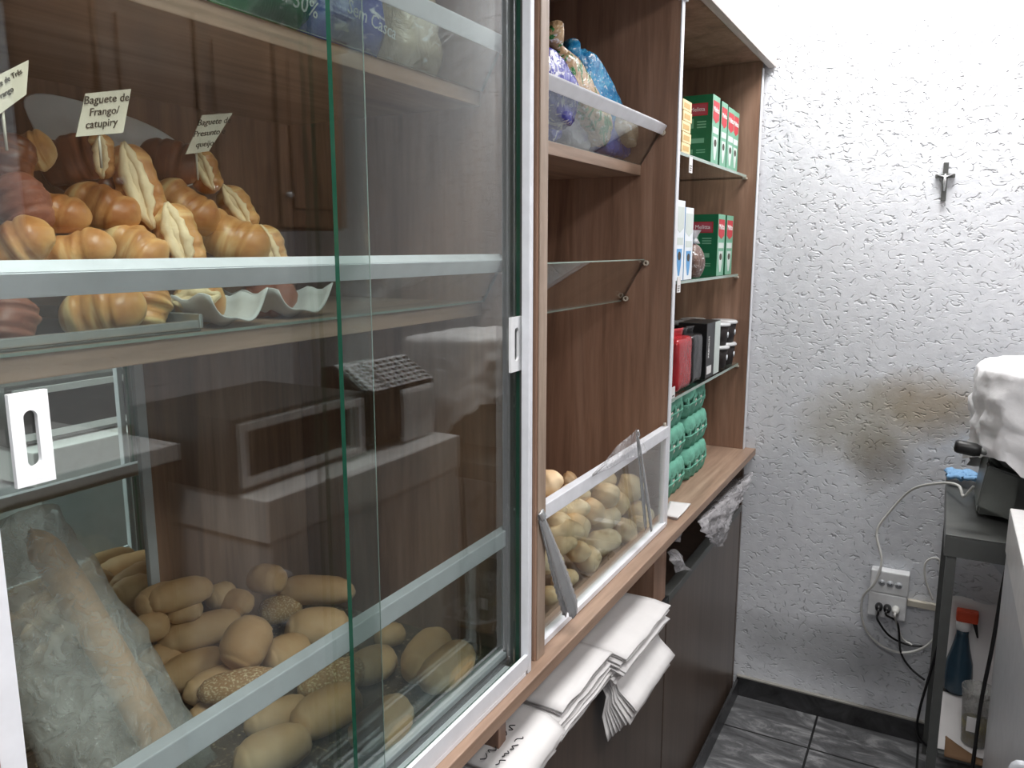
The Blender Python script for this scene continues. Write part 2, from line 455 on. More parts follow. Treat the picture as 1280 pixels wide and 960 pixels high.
# ------------------------------------------------------------------ the display cabinet
cab = thing('display_cabinet', 'tall brown wood bakery display cabinet with glass fronts along the left wall', 'display cabinet', (-.8, 1.5, .866))
ZT = .866
ZTOP = 2.135
Y0, YA0, YA1, YD0, YD1, YR0, YR1 = .235, 1.093, 1.124, 1.828, 1.846, 2.70, 2.72
for nm, y0, y1, xf in (('side_panel', Y0, .266, -.553), ('divider_panel', YA0, YA1, -.553), ('divider_panel', YD0, YD1, -.568), ('side_panel', YR0, YR1, -.568)):
    box(nm, XB, xf, y0, y1, ZT, ZTOP, wood_v, cab)
for y0, y1 in ((YD0 - .001, YD1 + .001), (YR0 - .001, YR1 + .001)):
    box('edge_strip', -.5675, -.5645, y0, y1, ZT, ZTOP - .02, alum_white, cab, .0005)
box('edge_strip', -.5525, -.5505, YA0 + .004, YA1, ZT, ZTOP, wood_edge, cab, .0005)
box('corner_cap', -.575, -.558, YD0 - .003, YD1 + .004, ZTOP - .04, ZTOP - .001, white_plastic, cab)
box('back_panel', XB - .022, XB - .002, Y0, YR1, ZT, ZTOP, wood_v, cab)
box('top_panel', XB, -.553, Y0, YR1, ZTOP, ZTOP + .02, wood_v, cab)
box('header_board', -.553, -.53, Y0, YB - .004, ZTOP - .018, ZTOP + .055, header_m, cab)
# wooden shelves
S1, S2, S3 = 1.787, 1.465, 1.742
box('shelf', XB, -.652, .267, YA0 - .0005, S2 - .022, S2, wood_y, cab)
box('shelf', XB, -.652, .267, YA0 - .0005, S1 - .022, S1, wood_y, cab)
box('shelf', XB, -.652, YA1 + .0005, YD0 - .0005, S3 - .024, S3, wood_y, cab)
# mirror on the back of the left bay
box('mirror', XB - .0019, XB + .003, .267, .742, ZT + .002, S2 - .024, mirror_m, cab, .0005)
box('mirror_frame', XB - .0019, XB + .008, .7422, .758, ZT + .002, S2 - .024, alum, cab)
crm = box('bin_liner', XB + .01, -.595, .267, YA0 - .001, ZT + .0002, ZT + .004, crumbs_m, cab)

def sheet_glass(name, parent, x0, x1, y0, y1, z0, z1, edge):
    bm = bmesh.new(); fs = bm_box(bm, x0, x1, y0, y1, z0, z1)
    for f in fs:
        if abs(f.normal.x) < .5: f.material_index = 1
    bm.normal_update()
    for f in bm.faces: f.material_index = 0 if abs(f.normal.x) > .5 else 1
    return mk(name, bm, [glass, edge], parent)

def tilted_guard(y0, y1, xb, zb, xt, zt, rail=True, tabs=True):
    """leaning glass pane with a white rail on its upper edge"""
    d = Vector((xt - xb, 0, zt - zb)); L = d.length; d.normalize(); n = Vector((d.z, 0, -d.x))   # n points to the aisle
    def fr(u, v, w): return Vector((xb, w, zb)) + d * u + n * v
    bm = bmesh.new(); bm_prism(bm, [(0, 0), (L, 0), (L, .005), (0, .005)], y0, y1, fr)
    bm.normal_update()
    for f in bm.faces: f.material_index = 0 if abs(f.normal.dot(n)) > .9 else 1
    g = mk('glass_guard', bm, [glass, glass_edge_l], cab)
    if rail:
        bm = bmesh.new(); bm_prism(bm, [(L - .019, -.006), (L + .004, -.006), (L + .004, .013), (L - .019, .013)], y0 + .001, y1 - .006, fr, .001)
        mk('rail', bm, alum_white, g)
    for uu in (L - .004, .012) if not rail else (L - .014,):
        bm = bmesh.new()
        c = fr(uu, .012, y1 - .007)
        for k in range(20):
            a, b = 2 * PI * k / 20, 2 * PI * (k + 1) / 20
            for r0, r1 in ((.003, .006),):
                pass
        rings = []
        for k in range(21):
            a = 2 * PI * k / 20
            rings.append([c + Vector((0, yy, 0)) + Vector((math.cos(a) * r, 0, math.sin(a) * r)) for r, yy in ((.0028, -.004), (.0065, -.004), (.0065, .004), (.0028, .004))])
        bm_loft(bm, rings, False, False)
        mk('end_peg', bm, peg_m, g)
    return g
tilted_guard(.267, YA0, -.652, S2 + .002, -.613, S2 + .070)
tilted_guard(.267, YA0, -.652, S1 + .002, -.612, S1 + .072)
tilted_guard(YA1, YD0, -.657, S3 + .002, -.602, S3 + .088)
tilted_guard(YA1, YD0, -.696, 1.424, -.639, 1.524, rail=False)

def upright_guard(xc, y0, y1, z0, z1, railm, bot=.018):
    g = sheet_glass('glass_guard', cab, xc - .002, xc + .002, y0 + .01, y1 - .01, z0 + .01, z1 - .01, glass_edge_l)
    box('rail', xc - .008, xc + .009, y0, y1, z1 - .027, z1, railm, g)
    box('bottom_track', xc - .009, xc + .010, y0, y1, z0, z0 + bot, railm, g)
    for ya in (y0, y1 - .012): box('post', xc - .007, xc + .007, ya, ya + .012, z0 + bot, z1 - .027, railm, g)
    bm = bmesh.new(); rings = []
    c = Vector((xc, y1 - .006, z1 + .004))
    for k in range(17):
        a = 2 * PI * k / 16
        rings.append([c + Vector((0, math.cos(a) * r, math.sin(a) * r)) + Vector((xx, 0, 0)) for r, xx in ((.002, -.003), (.005, -.003), (.005, .003), (.002, .003))])
    bm_loft(bm, rings, False, False); mk('end_peg', bm, peg_m, g)
    return g
gA = upright_guard(-.603, .267, YA0 - .001, ZT + .001, 1.098, alum)
upright_guard(-.571, YA1, YD0 - .002, ZT + .001, 1.123, alum_white, .012)
box('gasket', -.589, -.583, .30, YA0 - .03, ZT + .0005, ZT + .016, black_rubber, cab)

# sliding glass doors, aluminium frame and track
JX = -.562
box('door_jamb', -.600, -.559, 1.066, YA0 - .0005, ZT, ZTOP - .02, steel_dark, cab)  # aluminium jamb; the channel's shadow is put into its dark material
box('door_jamb', -.5588, -.545, 1.0525, 1.0645, ZT, ZTOP - .02, alum_white, cab)
box('door_jamb', -.600, JX + .004, .267, .286, ZT, ZTOP - .02, alum_white, cab)
box('door_track', -.600, -.545, .267, 1.0455, ZT + .0004, ZT + .008, alum_white, cab, .0005)
box('door_track', -.551, -.545, .267, 1.052, ZT + .008, ZT + .034, alum_white, cab, .0008)
box('door_track', -.600, -.545, .267, YA0 - .0005, ZTOP - .02, ZTOP, alum_white, cab)
dl = sheet_glass('sliding_door', cab, -.5905, -.5845, .287, .728, ZT + .009, ZTOP - .021, glass)
dr = sheet_glass('sliding_door', cab, -.5745, -.5685, .657, 1.0655, ZT + .009, ZTOP - .021, glass_edge)

box('edge_line', -.5856, -.5845, .7281, .7288, ZT + .009, ZTOP - .021, glass_edge_l, dl, 0)

def door_pull(parent, y0, y1, z0, z1, x):
    bm = bmesh.new()
    # plate with an oblong finger hole
    outer, inner = [], []
    cy, cz = (y0 + y1) / 2, (z0 + z1) / 2; hw, hh = (y1 - y0) / 2, (z1 - z0) / 2
    n = 40; r = hw * .36; sh = hh * .46
    for k in range(n):
        a = 2 * PI * k / n + PI / 4
        ca, sa = math.cos(a), math.sin(a); m = max(abs(ca), abs(sa))
        outer.append((cy + hw * ca / m, cz + hh * sa / m))
        inner.append((cy + r * ca, cz + r * sa + (sh if sa > 0 else -sh)))
    rings = [[Vector((xx, p[0], p[1])) for p in src] for src, xx in ((inner, x), (outer, x), (outer, x + .004), (inner, x + .004), (inner, x))]
    rv = [[bm.verts.new(p) for p in rr] for rr in rings]
    for a, b in zip(rv, rv[1:]):
        for i in range(n): bm.faces.new((a[i], a[(i + 1) % n], b[(i + 1) % n], b[i]))
    bmesh.ops.remove_doubles(bm, verts=bm.verts, dist=1e-6); bmesh.ops.recalc_face_normals(bm, faces=bm.faces)
    return mk('finger_pull', bm, white_plastic, parent)
h0 = at(5, 490, X=-.5845); h1 = at(68, 612, X=-.5845)
door_pull(dl, h0.y, h1.y, 1.377, h0.z - .002, -.5845)
h0 = at(636, 397, X=-.5685); h1 = at(650, 462, X=-.5685)
door_pull(dr, h0.y, h1.y, h1.z, h0.z, -.5685)

# glass shelves of the right bay, with price tags on their edges
for z, xf in ((1.785, -.60), (1.465, -.612), (1.165, -.597)):
    bm = bmesh.new(); bm_box(bm, XB, xf, YD1 + .001, YR0 - .001, z - .008, z)
    bm.normal_update()
    for f in bm.faces: f.material_index = 0 if abs(f.normal.z) > .5 else 1
    g = mk('glass_shelf', bm, [glass, glass_edge_l], cab)
    bm = bmesh.new(); bm_box(bm, xf - .01, xf + .004, YR0 - .012, YR0 - .001, z - .014, z - .008, .001); mk('shelf_peg', bm, peg_m, g)

def price_tag(x, y, label, X, w=.028, h=.04):
    c = at(x, y, X=X)
    t = thing('price_tag', label, 'price tag', c, 'shelf edge price tags')
    bm = bmesh.new(); bm_box(bm, c.x, c.x + .0015, c.y - w / 2, c.y + w / 2, c.z - h / 2, c.z + h / 2); mk('tag_card', bm, paper_m, t)
    for k in range(3):
        bm = bmesh.new(); bm_box(bm, c.x + .0016, c.x + .002, c.y - w * .35, c.y + w * (.3 - .1 * k), c.z - h * (.05 + .14 * k) - .002, c.z - h * (.05 + .14 * k)); mk('printed_line', bm, ink_black, t)
price_tag(863, 206, 'small white price tag hanging from the topmost glass shelf', -.598)
price_tag(848, 356, 'small white price tag under the blue and white boxes', -.608)
price_tag(841, 493, 'small white price tag under the red coffee pack', -.608)

# white cupboard above
up = thing('upper_cupboard', 'white cupboard above the brown display cabinet', 'cupboard', (-.8, 1.5, ZTOP + .056))
box('carcass', XB, -.56, Y0, YB - .06, ZTOP + .057, ZC - .01, white_lac, up)
for y0, y1 in ((Y0, 1.0), (1.005, 1.8), (1.805, 2.655)):
    box('door', -.559, -.54, y0, y1, ZTOP + .06, ZC - .02, white_lac, up)
box('filler_strip', -.56, -.535, 2.68, YB - .002, ZTOP + .06, ZC - .02, white_lac, up)

# ------------------------------------------------------------------ countertop and base cabinet
bm = bmesh.new(); bm_box(bm, XB - .02, -.53, Y0, YB - .003, ZT - .023, ZT - .0002, .002)
ct = mk('countertop', bm, wood_y); tag(ct, 'long brown wood counter slab under the bread display', 'countertop')
ct.location = (0, 0, 0)

base = thing('base_cabinet', 'dark brown base cabinet with tilt-out doors under the counter', 'cabinet', (-.8, 1.5, ZF))
box('back_panel', XB - .02, XB, Y0, 2.71, ZF + .06, ZT - .024, wood_v, base)
box('kickboard', -.66, -.64, Y0, 2.72, ZF, ZF + .07, skirt_m, base)
box('bottom_panel', XB, -.60, Y0, 2.71, ZF + .0705, ZF + .088, wood_dark, base)
box('side_panel', XB, -.565, 2.712, 2.73, ZF, ZT - .024, wood_dark, base)
box('side_panel', XB, -.565, Y0, Y0 + .02, ZF + .0, ZT - .024, wood_dark, base)
box('post', XB, -.568, 1.765, 1.862, .664, ZT - .024, wood_v, base)
box('partition', XB, -.59, 1.86, 1.878, ZF + .09, .6635, wood_dark, base)
box('inner_shelf', XB, -.60, .26, 1.764, .655, .672, wood_v, base)
box('inner_shelf', XB, -.60, 1.863, 2.711, .59, .607, wood_dark, base)
box('post', -.60, -.568, .995, 1.02, .673, ZT - .024, wood_v, base)
for y0, y1 in ((Y0, 1.02), (1.024, 1.868), (1.876, 2.708)):
    d = box('tilt_door', -.586, -.566, y0, y1, ZF + .02, .642, wood_dark, base)
    box('edge_profile', -.590, -.562, y0, y1, .6425, .664, black_metal if y0 < 1.5 else steel_dark, d)
bm = bmesh.new(); bm_box(bm, -.553, -.545, 1.0, 2.72, ZF, .0); mk('tile_skirting', bm, skirt_m, base)

# ------------------------------------------------------------------ bread shapes
def loaf_mesh(L, R, seed, flat=.86, ridge=.07, bend=0.0, pw=2.8):
    bm = bmesh.new(); N, S = 26, 20; rings = []
    off = Vector((seed * 3.1, seed * 1.7, seed))
    for i in range(N + 1):
        t = -1 + 2 * i / N; t = math.copysign(abs(t) ** .85, t)
        tt = max(-.998, min(.998, t))
        r = R * (1 - abs(tt) ** pw) ** .5
        r *= 1 + ridge * math.exp(-((abs(tt) - .80) / .05) ** 2) - ridge * .8 * math.exp(-((abs(tt) - .70) / .05) ** 2) - ridge * .7 * math.exp(-((abs(tt) - .91) / .04) ** 2)
        ring = []
        for k in range(S):
            a = 2 * PI * k / S
            p = Vector((tt * L / 2, r * math.cos(a), r * math.sin(a) * (flat if math.sin(a) < 0 else 1)))
            p.y += bend * (1 - tt * tt)
            nz = noise.noise(p * 22 + off) * .06 + noise.noise(p * 60 + off) * .02
            p.y *= 1 + nz; p.z *= 1 + nz; p.x *= 1 + .04 * noise.noise(off + Vector((k, 0, 0)))
            ring.append(p)
        rings.append(ring)
    bm_loft(bm, rings)
    return bm

def loaf_data(name, L, R, seed, mat, **k):
    bm = loaf_mesh(L, R, seed, **k); me = bpy.data.meshes.new(name); bm.to_mesh(me); bm.free(); me.materials.append(mat); return me

def place(name, me, a, b, R0, L0, r, label, cat, group, roll=0.0, z=None):
    """lay a bread whose axis runs from a to b"""
    a, b = Vector(a), Vector(b); d = b - a; L = d.length
    o = bpy.data.objects.new(name, me); COL.objects.link(o)
    o.location = (a + b) / 2
    x = d.normalized(); y = Vector((0, 0, 1)).cross(x).normalized(); zz = x.cross(y)
    o.rotation_mode = 'XYZ'; o.rotation_euler = (Matrix((x, y, zz)).transposed() @ Matrix.Rotation(roll, 3, 'X')).to_euler()
    o.scale = (L / L0, r / R0, r / R0)
    return tag(o, label, cat, group)

LD = [loaf_data('loaf', .12, .032, s, loaf_m, bend=bd) for s, bd in ((1, 0), (2, .004), (3, -.004), (4, .002))]
LS = loaf_data('loaf', .12, .032, 9, loaf_s)
# pixel ends, apparent radius, height of the axis, material, label
loaves = [
 ((143, 752), (212, 735), 20, .93, 0, 'tan loaf at the back beside the mirror frame, leftmost of the back row'),
 ((183, 756), (266, 733), 20, .935, 0, 'long tan loaf in the back row with its pale tip pointing left'),
 ((258, 752), (292, 738), 17, .93, 0, 'small loaf behind the pale-ended one in the middle of the back row'),
 ((276, 752), (316, 756), 17, .945, 0, 'loaf with a pale scored round end facing forward in the back middle'),
 ((312, 722), (356, 728), 20, .93, 0, 'round-ended loaf against the wood back, highest of the pile'),
 ((346, 738), (444, 740), 20, .915, 0, 'long loaf at the back right with a pale tip at its left end'),
 ((322, 768), (378, 757), 18, .89, 1, 'speckled seeded loaf low in the dark gap behind the middle'),
 ((356, 790), (438, 782), 26, .925, 0, 'loaf just above the middle of the metal bar, right of the upright loaf'),
 ((163, 792), (212, 778), 19, .92, 0, 'short rounded loaf beside the clear plastic bag, second row at left'),
 ((205, 768), (254, 760), 17, .925, 0, 'small rounded loaf peeping over the big pale olive loaf'),
 ((197, 806), (302, 774), 23, .955, 0, 'large long pale loaf lying on top in the middle of the pile'),
 ((292, 838), (326, 772), 29, .965, 0, 'fat loaf standing on end on top of the pile with a ringed base'),
 ((198, 852), (290, 824), 25, .92, 0, 'shaded loaf right under the large long pale loaf'),
 ((229, 872), (322, 838), 22, .925, 0, 'loaf tucked under the standing loaf beside the plastic bag'),
 ((246, 868), (350, 846), 20, .94, 1, 'long speckled seeded loaf just behind the metal bar'),
 ((330, 830), (386, 806), 24, .925, 0, 'rounded loaf wedged right of the standing loaf above the bar'),
 ((170, 835), (232, 812), 19, .905, 0, 'low loaf half hidden under the pile beside the plastic bag'),
 ((236, 905), (300, 880), 20, .90, 0, 'low loaf at the left end of the metal bar'),
 ((305, 912), (386, 880), 22, .90, 0, 'pale-tipped loaf in front under the bar, between seeded and glass'),
 ((372, 866), (462, 832), 22, .905, 1, 'seeded loaf below the bar with a dusty speckled top'),
 ((366, 912), (448, 868), 29, .905, 0, 'fat orange-brown loaf touching the left pane edge at the front'),
 ((292, 962), (388, 922), 30, .90, 0, 'fat loaf at the very bottom, front left of the bin'),
 ((443, 930), (540, 893), 30, .90, 0, 'big loaf alone at the front beside the bottom track'),
 ((440, 845), (492, 820), 24, .90, 0, 'loaf seen between the two glass pane edges under the bar'),
 ((468, 800), (506, 790), 16, .90, 0, 'small loaf half hidden behind the bar at the right'),
 ((516, 846), (552, 796), 26, .905, 0, 'loaf with a dark ringed end at the right, second from the corner post'),
 ((560, 866), (614, 822), 27, .905, 0, 'loaf in the right front corner of the bin by the post'),
]
for i, (a, b, rp, z, seeded, lab) in enumerate(loaves):
    pa, pb = at(*a, Z=z), at(*b, Z=z)
    mid = (pa + pb) / 2; depth = (mid - CAM).dot(FW)
    r = rp * depth / F
    while min(pa.x, pb.x) < XB + .012 + r and z < 1.02:
        z += .006; pa, pb = at(*a, Z=z), at(*b, Z=z); r = rp * ((pa + pb) / 2 - CAM).dot(FW) / F
    if i == 11:
        pa = at(*a, Z=.945); pb = at(*b, Z=1.0)
    d = (pb - pa); ext = .004
    lim = XB + .034
    for p in (pa, pb):
        p.x = max(p.x, lim); p.x = min(p.x, -.635); p.y = min(p.y, YA0 - .032)
    place('bread_loaf', LS if seeded else LD[i % 4], pa, pb, .032, .12, r, lab, 'bread loaf', 'loaves in the large glass bread bin', roll=(i * 1.3) % .8 - .4)

# rolls in the middle bin
def roll_mesh(L, R, seed, split=True):
    bm = bmesh.new(); N, S = 24, 24; rings = []; off = Vector((seed * 2.3, seed, seed * 4.1))
    for i in range(N + 1):
        t = max(-.998, min(.998, -1 + 2 * i / N))
        r = R * (1 - abs(t) ** 2.1) ** .5; ring = []
        for k in range(S):
            a = 2 * PI * k / S
            rr = r
            if split:   # torn ear along the top
                da = (a - PI * .55 + PI) % (2 * PI) - PI
                rr *= 1 + .24 * math.exp(-((da - .15) / .12) ** 2) * (1 - t * t) - .26 * math.exp(-((da + .14) / .17) ** 2) * (1 - t * t) + .05 * math.sin(t * 7 + seed)
            p = Vector((t * L / 2, rr * math.cos(a), rr * math.sin(a) * (.75 if math.sin(a) < 0 else 1)))
            nz = 1 + noise.noise(p * 18 + off) * .16 + noise.noise(p * 50 + off) * .04
            p.y *= nz; p.z *= nz; ring.append(p)
        rings.append(ring)
    bm_loft(bm, rings); return bm
RD = []
for s in range(4):
    bm = roll_mesh(.115, .034, s + 1, s != 3); me = bpy.data.meshes.new('bread_roll'); bm.to_mesh(me); bm.free(); me.materials.append(roll_m if s % 2 else roll_p); RD.append(me)
rolls = [
 # centre px, axis angle in px (deg), half length px, radius px, X depth, label
 ((688, 606), 60, 26, 17, -.68, 'golden roll highest at the left, above the white rail by the wood panel'),
 ((712, 600), 20, 16, 10, -.78, 'small roll behind the rail, right of the highest golden one'),
 ((748, 604), 35, 26, 16, -.69, 'roll rising over the rail in the middle of the bin under the plastic film'),
 ((759, 620), 62, 29, 20, -.64, 'smooth rounded roll right under the rail beside the tongs'),
 ((789, 612), 62, 26, 19, -.622, 'roll with a ringed end leaning on the right tongs'),
 ((738, 640), 52, 30, 19, -.635, 'broad roll with a torn crust in the middle of the bin'),
 ((714, 640), 30, 26, 14, -.645, 'pale roll under the left half of the rail'),
 ((700, 655), 45, 26, 16, -.63, 'flat pale roll left of the broad torn one'),
 ((690, 640), 30, 20, 14, -.66, 'roll against the wood panel just below the rail'),
 ((722, 662), 40, 30, 19, -.62, 'roll with an ear of crust left of centre'),
 ((757, 650), 50, 26, 18, -.64, 'roll in the centre right behind the glass smear'),
 ((796, 642), 45, 26, 20, -.612, 'roll behind the lower half of the hanging tongs'),
 ((814, 638), 60, 22, 15, -.60, 'last roll at the right end by the corner post'),
 ((780, 664), 55, 28, 18, -.605, 'roll low behind the glass left of the hanging tongs'),
 ((752, 680), 40, 30, 18, -.612, 'roll lying low near the middle of the front track'),
 ((736, 700), 40, 28, 20, -.60, 'roll lowest in the front beside the leaning tongs'),
 ((700, 682), 35, 24, 16, -.615, 'roll left of the leaning tongs blade, against the panel side'),
 ((722, 690), 60, 24, 16, -.607, 'roll right behind the leaning tongs blade'),
 ((686, 705), 40, 22, 15, -.612, 'roll at the far left front, half behind the tongs'),
 ((688, 745), 40, 22, 14, -.603, 'lowest left roll beneath the leaning tongs'),
 ((706, 725), 40, 20, 14, -.615, 'roll in the shade behind the serrated blade'),
 ((772, 632), 20, 24, 17, -.63, 'roll tucked between the smooth roll and the ring-ended one'),
 ((716, 622), 30, 24, 16, -.67, 'roll just behind the left half of the white rail'),
 ((798, 660), 60, 20, 14, -.600, 'small pale roll at the foot of the hanging tongs'),
 ((706, 668), 20, 24, 16, -.612, 'roll beside the panel between the pale flat one and the blade'),
]
for i, (c, ang, hl, rp, X, lab) in enumerate(rolls):
    X -= .008
    dx, dy = math.cos(math.radians(ang)) * hl, -math.sin(math.radians(ang)) * hl
    cc = at(*c, X=X); depth = (cc - CAM).dot(FW); s = depth / F
    dirv = (RT * dx - UP * dy) * s + Vector((-.02 if i % 2 else .004, 0, 0))
    dirv.z *= .45
    cc.z = max(cc.z, ZT + rp * s * .8 + .004)
    cc.y = min(cc.y, YD0 - rp * s - .012); cc.y = max(cc.y, YA1 + .035)
    place('bread_roll', RD[i % 4], cc - dirv, cc + dirv, .034, .115, rp * s, lab, 'bread roll', 'rolls in the open bin', roll=-.6 + (i % 3) * .25)

# filled baguettes on the wooden shelf
def slice_mesh(L, R, seed):
    """half-round bun: domed top, flat base, lipped edge"""
    bm = bmesh.new(); N, S = 24, 22; rings = []; off = Vector((seed, seed * 5.1, seed * 2.7))
    for i in range(N + 1):
        t = max(-.999, min(.999, -1 + 2 * i / N)); r = R * (1 - abs(t) ** 3.4) ** .5; ring = []
        for k in range(S):
            a = 2 * PI * k / S; ca, sa = math.cos(a), math.sin(a)
            p = Vector((t * L / 2, r * ca * 1.05, r * (sa * 1.05 if sa > 0 else sa * .62)))
            fold = .12 * math.exp(-((t - .35) / .05) ** 2) + .12 * math.exp(-((t + .3) / .05) ** 2)
            if sa > 0: p.y *= 1 - fold; p.z *= 1 - fold
            nz = 1 + noise.noise(p * 20 + off) * .2 + noise.noise(Vector((p.x * 55, p.y * 12, p.z * 12)) + off) * .1
            p.y *= nz; p.z *= nz; ring.append(p)
        rings.append(ring)
    bm_loft(bm, rings); return bm
def bread_data(mat, L, R, seed):
    bm = slice_mesh(L, R, seed); me = bpy.data.meshes.new('filled_baguette'); bm.to_mesh(me); bm.free(); me.materials.append(mat); return me
BG = [bread_data(bag_gold, .16, .036, s) for s in (1, 2, 3)]
BB = [bread_data(bag_brown, .16, .036, s) for s in (4, 5)]
BP = [bread_data(bag_pink, .16, .036, 6)]
def filling_mesh(L, R):
    """two pale lips bulging out of a slit along the bread's front"""
    bm = bmesh.new()
    for s in (-1, 1):
        pts, rr = [], []
        for i in range(15):
            t = -1 + 2 * i / 14
            pts.append((t * L * .46, s * R * .30 * (1 - t * t), R * (.92 + .12 * (1 - t * t) + .05 * math.sin(5 * t + s)))); rr.append(R * (.09 + .16 * (1 - t * t)))
        bm_tube(bm, pts, rr, 10)
    pts = [(t * L * .40, 0, R * (.80 + .14 * (1 - t * t))) for t in [-1 + 2 * i / 14 for i in range(15)]]
    bm_tube(bm, pts, [R * (.1 + .2 * (1 - t * t)) for t in [-1 + 2 * i / 14 for i in range(15)]], 10)
    for v in bm.verts:
        v.co += Vector((noise.noise(v.co * 70), noise.noise(v.co * 70 + Vector((5, 2, 1))), noise.noise(v.co * 55 + Vector((1, 8, 3))))) * .0055
    me = bpy.data.meshes.new('filling'); bm.to_mesh(me); bm.free(); me.materials.append(crumb_m); return me
FM = filling_mesh(.16, .036)
bags = [
 # centre px, axis angle px, half-length px, radius px, X, kind, slit?, label
 ((6, 405), 80, 40, 34, -.715, 'P', 0, 'reddish crumb-coated bread at the left edge, on the dark tray'),
 ((130, 392), 8, 62, 34, -.715, 'G', 0, 'broad pale golden bread under the white rail, left of the paper-lined ones'),
 ((182, 384), 70, 34, 28, -.72, 'G', 0, 'pale bread squeezed between the broad golden one and the white paper'),
 ((250, 378), 6, 40, 26, -.72, 'G', 1, 'flat brown bread lying in the first white paper liner'),
 ((334, 376), 10, 46, 24, -.74, 'P', 0, 'pinkish ham bread lying in the second white paper liner'),
 ((20, 312), 25, 60, 32, -.73, 'G', 0, 'yellowish golden bread at the left edge just above the rail'),
 ((92, 318), 10, 62, 28, -.735, 'G', 0, 'golden bread resting behind the rail, second from the left'),
 ((168, 312), -24, 50, 28, -.735, 'G', 0, 'golden bread behind the rail, left of the open creamy one'),
 ((222, 302), -64, 52, 28, -.735, 'G', 1, 'open bread with a creamy twisted filling in the lower middle'),
 ((290, 300), -20, 56, 30, -.755, 'G', 0, 'smooth golden bread to the right of the creamy open one'),
 ((336, 312), -58, 36, 18, -.75, 'G', 1, 'lowest open bread at the right end of the stepped heap'),
 ((66, 268), -10, 56, 26, -.765, 'G', 0, 'golden bread with a pale folded lip, middle row left'),
 ((30, 255), -55, 46, 28, -.755, 'P', 0, 'dark reddish bread at the left, under the first card'),
 ((128, 262), -18, 56, 28, -.765, 'G', 0, 'golden bread left of the tall twisted filled one'),
 ((172, 238), -65, 62, 28, -.765, 'G', 1, 'tall twisted bread with a pale filling under the middle card'),
 ((232, 262), -30, 52, 28, -.78, 'G', 0, 'golden bread under the right card, facing front'),
 ((296, 262), -48, 38, 18, -.775, 'G', 1, 'slim open bread at the right, second step of the heap'),
 ((44, 192), 15, 34, 26, -.79, 'G', 0, 'orange bread with a folded yellow lip in the top row'),
 ((12, 205), 70, 40, 26, -.78, 'B', 0, 'dark red-brown bread in the top row under the left card'),
 ((98, 204), 12, 52, 32, -.80, 'B', 0, 'dark brown bread in the top row left of the middle card'),
 ((126, 196), -74, 30, 16, -.775, 'G', 1, 'small open bread in the top row under the middle card stick'),
 ((214, 206), -10, 48, 28, -.81, 'B', 0, 'dark brown bread in the top row left of the right card'),
 ((254, 214), -55, 34, 17, -.785, 'G', 1, 'small open bread holding the right card stick'),
 ((112, 232), -20, 50, 26, -.80, 'B', 0, 'brown bread behind the golden ones, beneath the dark top bread'),
]
for i, (c, ang, hl, rp, X, kd, slit, lab) in enumerate(bags):
    cc = at(*c, X=X); depth = (cc - CAM).dot(FW); s = depth / F
    dx, dy = math.cos(math.radians(ang)) * hl, math.sin(math.radians(ang)) * hl
    dirv = (RT * dx + UP * dy) * s
    dirv.x -= .018 * (1 if dx > 0 else -1) * .5
    me = {'G': BG, 'B': BB, 'P': BP}[kd]
    cc.z = max(cc.z, S2 + rp * s * .62 + .003)
    o = place('filled_baguette', me[i % len(me)], cc - dirv, cc + dirv, .036, .16, rp * s, lab, 'filled baguette', 'filled breads heaped on the wooden shelf')
    x = dirv.normalized(); v = (CAM - cc).normalized(); tilt = .55 if not slit else .18   # rounded top turned partly upward, slits towards the aisle
    zv = (v * (1 - tilt) + Vector((0, 0, 1)) * tilt); zv = (zv - x * zv.dot(x)).normalized(); yv = zv.cross(x)
    o.rotation_euler = Matrix((x, yv, zv)).transposed().to_euler()
    if slit:
        f = bpy.data.objects.new('filling', FM); COL.objects.link(f); f.parent = o; f['label'] = 'pale creamy filling'

# paper liners, tray, foam plate
def liner(c, hl, label, X):
    cc = at(*c, X=X); s = (cc - CAM).dot(FW) / F; W = hl * s
    bm = bmesh.new()
    def fn(u, v):
        a = (u - .5) * 2; b = (v - .5) * 2
        return (cc.x + a * .06, cc.y + b * W, S2 + .003 + .006 * abs(a) ** 2 + .03 * abs(b) ** 3.0 + .003 * math.sin(9 * a + 5 * b))
    bm_sheet(bm, fn, 14, 20, .0015)
    tag(mk('paper_liner', bm, paper_m), label, 'paper liner', 'white paper liners under the breads')
liner((254, 398), 44, 'white paper liner curving up under the flat brown bread', -.725)
liner((340, 388), 46, 'white paper liner curving up under the pinkish ham bread', -.745)
tr = thing('baking_tray', 'dark metal baking tray under the breads at the left end of the shelf', 'tray', (-.8, .4, S2))
box('tray_floor', -1.0, -.672, .285, .56, S2 + .0004, S2 + .003, steel_dark, tr)
for a in ((-1.0, -.672, .558, .563), (-1.0, -.672, .2845, .288)): box('tray_rim', a[0], a[1], a[2], a[3], S2 + .0032, S2 + .018, steel, tr)
box('tray_rim', -.676, -.672, .2885, .5575, S2 + .0032, S2 + .012, steel, tr)

